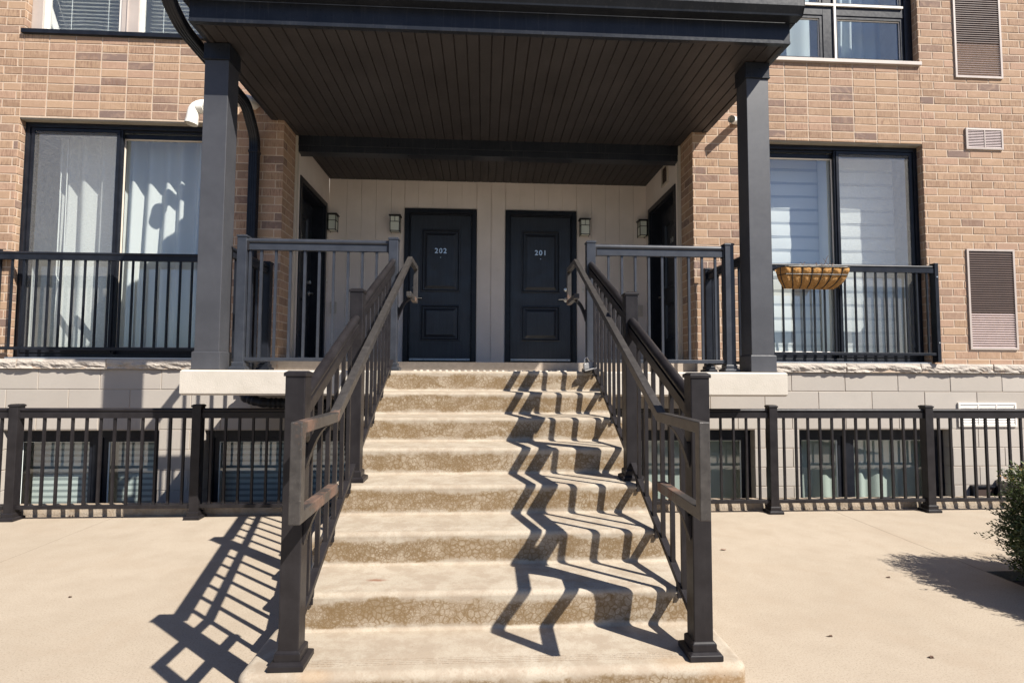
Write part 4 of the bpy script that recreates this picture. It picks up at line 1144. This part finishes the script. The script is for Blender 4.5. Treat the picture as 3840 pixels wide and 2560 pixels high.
# zebra blind
T = thing('banded_blind', 'white blind with soft horizontal bands in the right patio window', 'blind', (4.0, YW+.34, 1.45))
for name, par, m in (('opaque_bands', 0, 'blind_white'), ('sheer_bands', 1, 'blind_grey')):
    s = MB(); z = 1.45; k = 0
    while z < 3.84:
        h = .132 if k % 2 == 0 else .030
        if k % 2 == par:
            n = 60; vs = []
            for i in range(n+1):
                x = 3.12+1.80*i/n; w = .003*math.sin(x*9+k)+.002*mn.noise((x*4, k, 0)); dz = .005*mn.noise((x*2.5, k*.7, 5))
                for q, yo in ((0, 0), (.5, -.003 if par == 0 else .0), (1, 0)): vs.append((x, YW+.40+w+yo, z+h*q+dz))
            s.add(vs, [(i*3+j, (i+1)*3+j, (i+1)*3+j+1, i*3+j+1) for i in range(n) for j in range(2)])
        z += h; k += 1
    obj(name, s, m, T, smooth=True, split=80)
obj('added_shade_post', MB().box(3.972, 4.032, YW+.192, YW+.385, 1.44, 3.84), 'slat', T)  # post added behind the mullion to widen its shadow on the blind
# venetian blinds, upper left
for a, b, lab in ((-4.70, -3.95, 'white slatted blind in the left half of the upper left window'), (-3.72, -2.97, 'white slatted blind in the right half of the upper left window, next to the canopy')):
    T = thing('slatted_blind', lab, 'blind', ((a+b)/2, YW+.26, 4.88), 'slatted blinds of the upper left window')
    z = 4.945; k = 0
    while z < 6.6:
        s = MB(); n = 16; vs = []
        for i in range(n+1):
            u = i/n; x = a+(b-a)*u
            sag = .012*math.exp(-((u-.42)/.2)**2)*max(0, 1-abs(k-3)/3.) if a < -4.5 else 0
            vs += [(x, YW+.245, z+sag-.006), (x, YW+.270, z+sag+.004), (x, YW+.294, z+sag+.009)]
        s.add(vs, [(i*3+j, (i+1)*3+j, (i+1)*3+j+1, i*3+j+1) for i in range(n) for j in range(2)])
        obj('slat', s, 'slat', T); z += .0435; k += 1
    cd = MB()
    for u in (.2, .72): cd.box(a+(b-a)*u-.002, a+(b-a)*u+.002, YW+.240, YW+.243, 4.90, 6.6)
    obj('ladder_cord', cd, 'slat', T)
# basement blinds on the left
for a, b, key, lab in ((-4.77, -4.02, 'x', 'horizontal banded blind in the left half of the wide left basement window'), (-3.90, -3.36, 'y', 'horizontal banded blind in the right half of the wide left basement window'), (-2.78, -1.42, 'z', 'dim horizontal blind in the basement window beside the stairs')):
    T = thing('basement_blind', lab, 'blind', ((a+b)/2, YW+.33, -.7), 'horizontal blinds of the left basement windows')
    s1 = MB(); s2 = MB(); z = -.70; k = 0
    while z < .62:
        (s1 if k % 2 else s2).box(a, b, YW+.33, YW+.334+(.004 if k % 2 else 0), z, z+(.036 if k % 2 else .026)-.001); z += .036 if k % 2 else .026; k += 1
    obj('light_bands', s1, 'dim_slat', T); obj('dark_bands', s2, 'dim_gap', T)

# ------------------------------------------------------------------ ground, kerb, planting bed
g = MB()
def quad(x0, x1, y0, y1, z): g.add([(x0,y0,z),(x1,y0,z),(x1,y1,z),(x0,y1,z)], [(0,1,2,3)])
quad(-60, 3.28, -5, 5.0, 0); quad(3.28, 60, 3.41, 5.0, 0); quad(3.28, 60, -5, 1.2, 0); quad(6.4, 60, 1.2, 3.41, 0)
g.add([(3.28,1.2,0),(3.28,3.41,0),(3.28,3.41,-.12),(3.28,1.2,-.12)], [(0,1,2,3)]); g.add([(3.28,3.41,0),(6.4,3.41,0),(6.4,3.41,-.12),(3.28,3.41,-.12)], [(0,1,2,3)])
g.add([(3.28,1.2,0),(6.4,1.2,0),(6.4,1.2,-.12),(3.28,1.2,-.12)], [(0,1,2,3)]); g.add([(6.4,1.2,0),(6.4,3.41,0),(6.4,3.41,-.12),(6.4,1.2,-.12)], [(0,1,2,3)])
quad(-60, -9.0, 5.0, 60, 0); quad(9.0, 60, 5.0, 60, 0)
struct('pavement', g, 'ground')
gr = MB().add([(-60,-9,-.03),(60,-9,-.03),(60,-5,-.03),(-60,-5,-.03)], [(0,1,2,3)])
struct('lawn', gr, simple('lawn_turf', (.07, .085, .03), .95, 0, .4, 8, .6, 60))
rd = MB().add([(-60,-60,-.06),(60,-60,-.06),(60,-9,-.06),(-60,-9,-.06)], [(0,1,2,3)])
struct('road', rd, simple('asphalt', (.055, .053, .050), .9, 0, .2, 5, .4, 90))
bed = MB(); n = 40; vs = []
for i in range(n+1):
    for j in range(n+1):
        x = 3.281+3.118*i/n; y = 1.201+2.208*j/n; vs.append((x, y, -.075+.03*mn.fractal((x*5, y*5, 2), .8, 2, 4)))
bed.add(vs, [(i*(n+1)+j, (i+1)*(n+1)+j, (i+1)*(n+1)+j+1, i*(n+1)+j+1) for i in range(n) for j in range(n)])
struct('planting_bed', bed, 'soil')
kb = MB(); n = 700; vs = []
for i in range(n+1):
    x = -9+18*i/n
    f = lambda a, b: .006*mn.fractal((x*6, a, b), .8, 2.1, 4)
    vs += [(x, 4.985, -.02), (x, 4.985+f(1, 0), .028), (x, 4.990+f(2, 0), .064+f(5, 1)*.5), (x, 5.004, .078+f(6, 2)*.4), (x, 5.125, .080), (x, 5.125, -.8)]
kb.add(vs, [(i*6+j, (i+1)*6+j, (i+1)*6+j+1, i*6+j+1) for i in range(n) for j in range(5)])
struct('kerb', kb, 'kerb')
wl = MB().add([(-9,5.125,-.78),(9,5.125,-.78),(9,YW+.3,-.78),(-9,YW+.3,-.78)], [(0,1,2,3)])
struct('window_well_floor', wl, 'kerb')
ws = MB().box(5.66, 5.80, 5.126, YW-.002, -.78, .12)
tag(obj('well_partition', ws, 'block', bevel=.006), 'short pale block partition across the window well by the duct opening', 'partition wall')

# litter on the pavement
for x, y, s, lab in ((2.557, 3.332, .014, 'small dark scrap of bark on the pavement near the shrub shadow'), (2.035, 2.403, .015, 'small dark seed pod on the pavement at the lower right'), (1.747, 3.884, .018, 'curled orange dead leaf on the pavement right of the stairs'), (1.699, 2.613, .012, 'thin dark twig scrap on the pavement right of the stairs'), (-2.317, 3.24, .013, 'lone dead leaf on the pavement left of the stairs')):
    r = random.Random(x); q = MB(); n = 9; vs = [(x, y, s*.5)]
    for k in range(n): a = 2*PI*k/n; rr = s*(1 if 'twig' not in lab else (.3+1.2*abs(math.cos(a))))*r.uniform(.7, 1.2); vs.append((x+rr*math.cos(a), y+rr*.6*math.sin(a), .002+r.uniform(0, s*.45)))
    q.add(vs, [(0, 1+k, 1+(k+1) % n) for k in range(n)]); q.add([(v[0], v[1], .0012) for v in vs], [(0, 1+(k+1) % n, 1+k) for k in range(n)])
    tag(obj('dead_leaf', q, 'twig' if 'orange' in lab else 'dead_leaf'), lab, 'litter', 'scraps on the pavement')
r = random.Random(5)
for i in range(3):
    x = (3.05, -3.6, 3.42)[i]; q = MB()
    for k in range(14):
        a = r.uniform(0, 2*PI); c = Vector((x+r.uniform(-.05, .05), 4.955+r.uniform(-.02, .02), .006)); d = Vector((math.cos(a), math.sin(a)*.5, r.uniform(.1, .7)))*r.uniform(.012, .03)
        w_ = Vector((-math.sin(a), math.cos(a), 0))*.004; q.add([c-w_, c+d*.5+w_*1.4, c+d, c+d*.5-w_*1.4], [(0,1,2,3)], .5)
    tag(obj('leaf_tuft', q, 'dead_leaf'), ('dry tuft of leaves against the kerb right of the stairs', 'dark weed tuft against the kerb under the left fence', 'second dry leaf tuft farther right against the kerb')[i], 'litter', 'leaf tufts against the kerb')

# ------------------------------------------------------------------ evergreen shrub
SH = thing('evergreen_shrub', 'clipped evergreen yew shrub at the right edge casting a shadow on the pavement', 'shrub', (3.85, 2.62, -.06))
r = random.Random(21); lf = MB(); tw = MB()
cx, cy = 3.90, 2.60; hx, hy = .68, .70
def surf(th, ph):
    # lumpy rounded-box crown
    ux, uy, uz = math.cos(th)*math.cos(ph), math.sin(th)*math.cos(ph), math.sin(ph)
    p4 = (abs(ux)**6+abs(uy)**6+abs(uz)**5)**(1/6)
    k = 1/p4*(1+.10*mn.noise((ux*2.3, uy*2.3, uz*2.3))+.05*mn.noise((ux*6, uy*6, uz*6)))
    return Vector((cx+ux*hx*k, cy+uy*hy*k, .37+uz*.365*k))
core = Vector((cx, cy, .25))
for i in range(12500):
    th = r.uniform(0, 2*PI) if r.random() < .35 else r.uniform(PI*.55, PI*1.1); ph = math.asin(r.uniform(-.82, 1))
    dens = mn.noise((math.cos(th)*3+7, math.sin(th)*3, ph*3))
    if dens < -.38 and r.random() < .6: continue
    s = surf(th, ph); dep = 1-abs(r.gauss(0, .13)); 
    if r.random() < .25: dep *= r.uniform(.55, .95)
    if r.random() < .06: dep *= r.uniform(1.02, 1.12)
    p = core+(s-core)*dep
    out = (s-core).normalized(); d = (out+Vector((r.gauss(0, .45), r.gauss(0, .45), r.gauss(.25, .4)))).normalized()
    L = r.uniform(.045, .090); u = d.cross(Vector((0, 0, 1)));
    if u.length < .1: u = Vector((1, 0, 0))
    u.normalize(); v = d.cross(u)
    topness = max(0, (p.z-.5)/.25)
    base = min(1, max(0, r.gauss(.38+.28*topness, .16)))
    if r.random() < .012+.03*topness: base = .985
    nn = 9
    for k in range(nn):
        t = (k+.5)/nn; a = k*2.4; q = p+d*L*t; dirn = (d*.75+(u*math.cos(a)+v*math.sin(a))*.8).normalized()
        ln = L*.42*(1-.4*t)*r.uniform(.8, 1.2); wv_ = dirn.cross(d).normalized()*.0052
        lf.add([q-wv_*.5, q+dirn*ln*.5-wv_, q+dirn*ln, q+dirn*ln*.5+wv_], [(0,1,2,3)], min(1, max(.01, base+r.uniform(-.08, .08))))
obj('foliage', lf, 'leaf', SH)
for i in range(60):
    th = r.uniform(0, 2*PI); ph = math.asin(r.uniform(-.5, 1)); s = surf(th, ph); b0 = Vector((cx+r.uniform(-.12, .12), cy+r.uniform(-.12, .12), -.06))
    m1 = b0+(s-b0)*.45+Vector((r.uniform(-.05, .05), r.uniform(-.05, .05), .04)); tw.tube([b0, m1, core+(s-core)*.9], [.010, .006, .0022], 5)
obj('branches', tw, 'bark', SH)

# ------------------------------------------------------------------ camera
f, yaw, pitch, roll, zc = 1235.256, .0534, .0559, -.0047, 1.2825
def ray(x, y, z):
    a = roll; c, s = math.cos(a), math.sin(a); x, z = c*x+s*z, -s*x+c*z
    a = pitch; c, s = math.cos(a), math.sin(a); y, z = c*y-s*z, s*y+c*z
    a = yaw; c, s = math.cos(a), math.sin(a); x, y = c*x+s*y, -s*x+c*y
    return Vector((x, y, z))
R_, F_, U_ = ray(1,0,0), ray(0,1,0), ray(0,0,1)
mat = Matrix(((R_.x, U_.x, -F_.x, 0), (R_.y, U_.y, -F_.y, 0), (R_.z, U_.z, -F_.z, zc), (0,0,0,1)))
cd = bpy.data.cameras.new('camera'); cam = bpy.data.objects.new('camera', cd); C.objects.link(cam)
cd.sensor_width = 36; cd.sensor_fit = 'HORIZONTAL'; cd.lens = f/2352*36; cd.clip_start = .05; cd.clip_end = 400
cam.matrix_world = mat; S.camera = cam

# ------------------------------------------------------------------ light
sd_ = Vector((.725, -.615, 1)).normalized()
ld = bpy.data.lights.new('sun', 'SUN'); ld.energy = 5.0; ld.angle = math.radians(.53); ld.color = (1, .945, .86)
lo = bpy.data.objects.new('sun', ld); C.objects.link(lo); lo.rotation_euler = sd_.to_track_quat('Z', 'Y').to_euler(); lo.location = (6, -6, 9)
W = bpy.data.worlds.new('World'); S.world = W; W.use_nodes = True; nt = W.node_tree
sky = nt.nodes.new('ShaderNodeTexSky'); sky.sky_type = 'NISHITA'; sky.sun_disc = False
sky.sun_elevation = math.asin(sd_.z); sky.sun_rotation = math.atan2(sd_.x, sd_.y); sky.air_density = 1.0; sky.dust_density = .6; sky.ozone_density = 3
tint = nt.nodes.new('ShaderNodeMix'); tint.data_type = 'RGBA'; tint.blend_type = 'MULTIPLY'; tint.inputs[0].default_value = 1; tint.inputs[7].default_value = (.86, .95, 1.16, 1)
nt.links.new(sky.outputs[0], tint.inputs[6]); nt.links.new(tint.outputs[2], nt.nodes['Background'].inputs[0]); nt.nodes['Background'].inputs[1].default_value = .05
S.view_settings.view_transform = 'Standard'; S.view_settings.look = 'None'; S.view_settings.exposure = .99; S.view_settings.gamma = 1
S.render.engine = 'CYCLES'; S.cycles.max_bounces = 8; S.cycles.transparent_max_bounces = 12
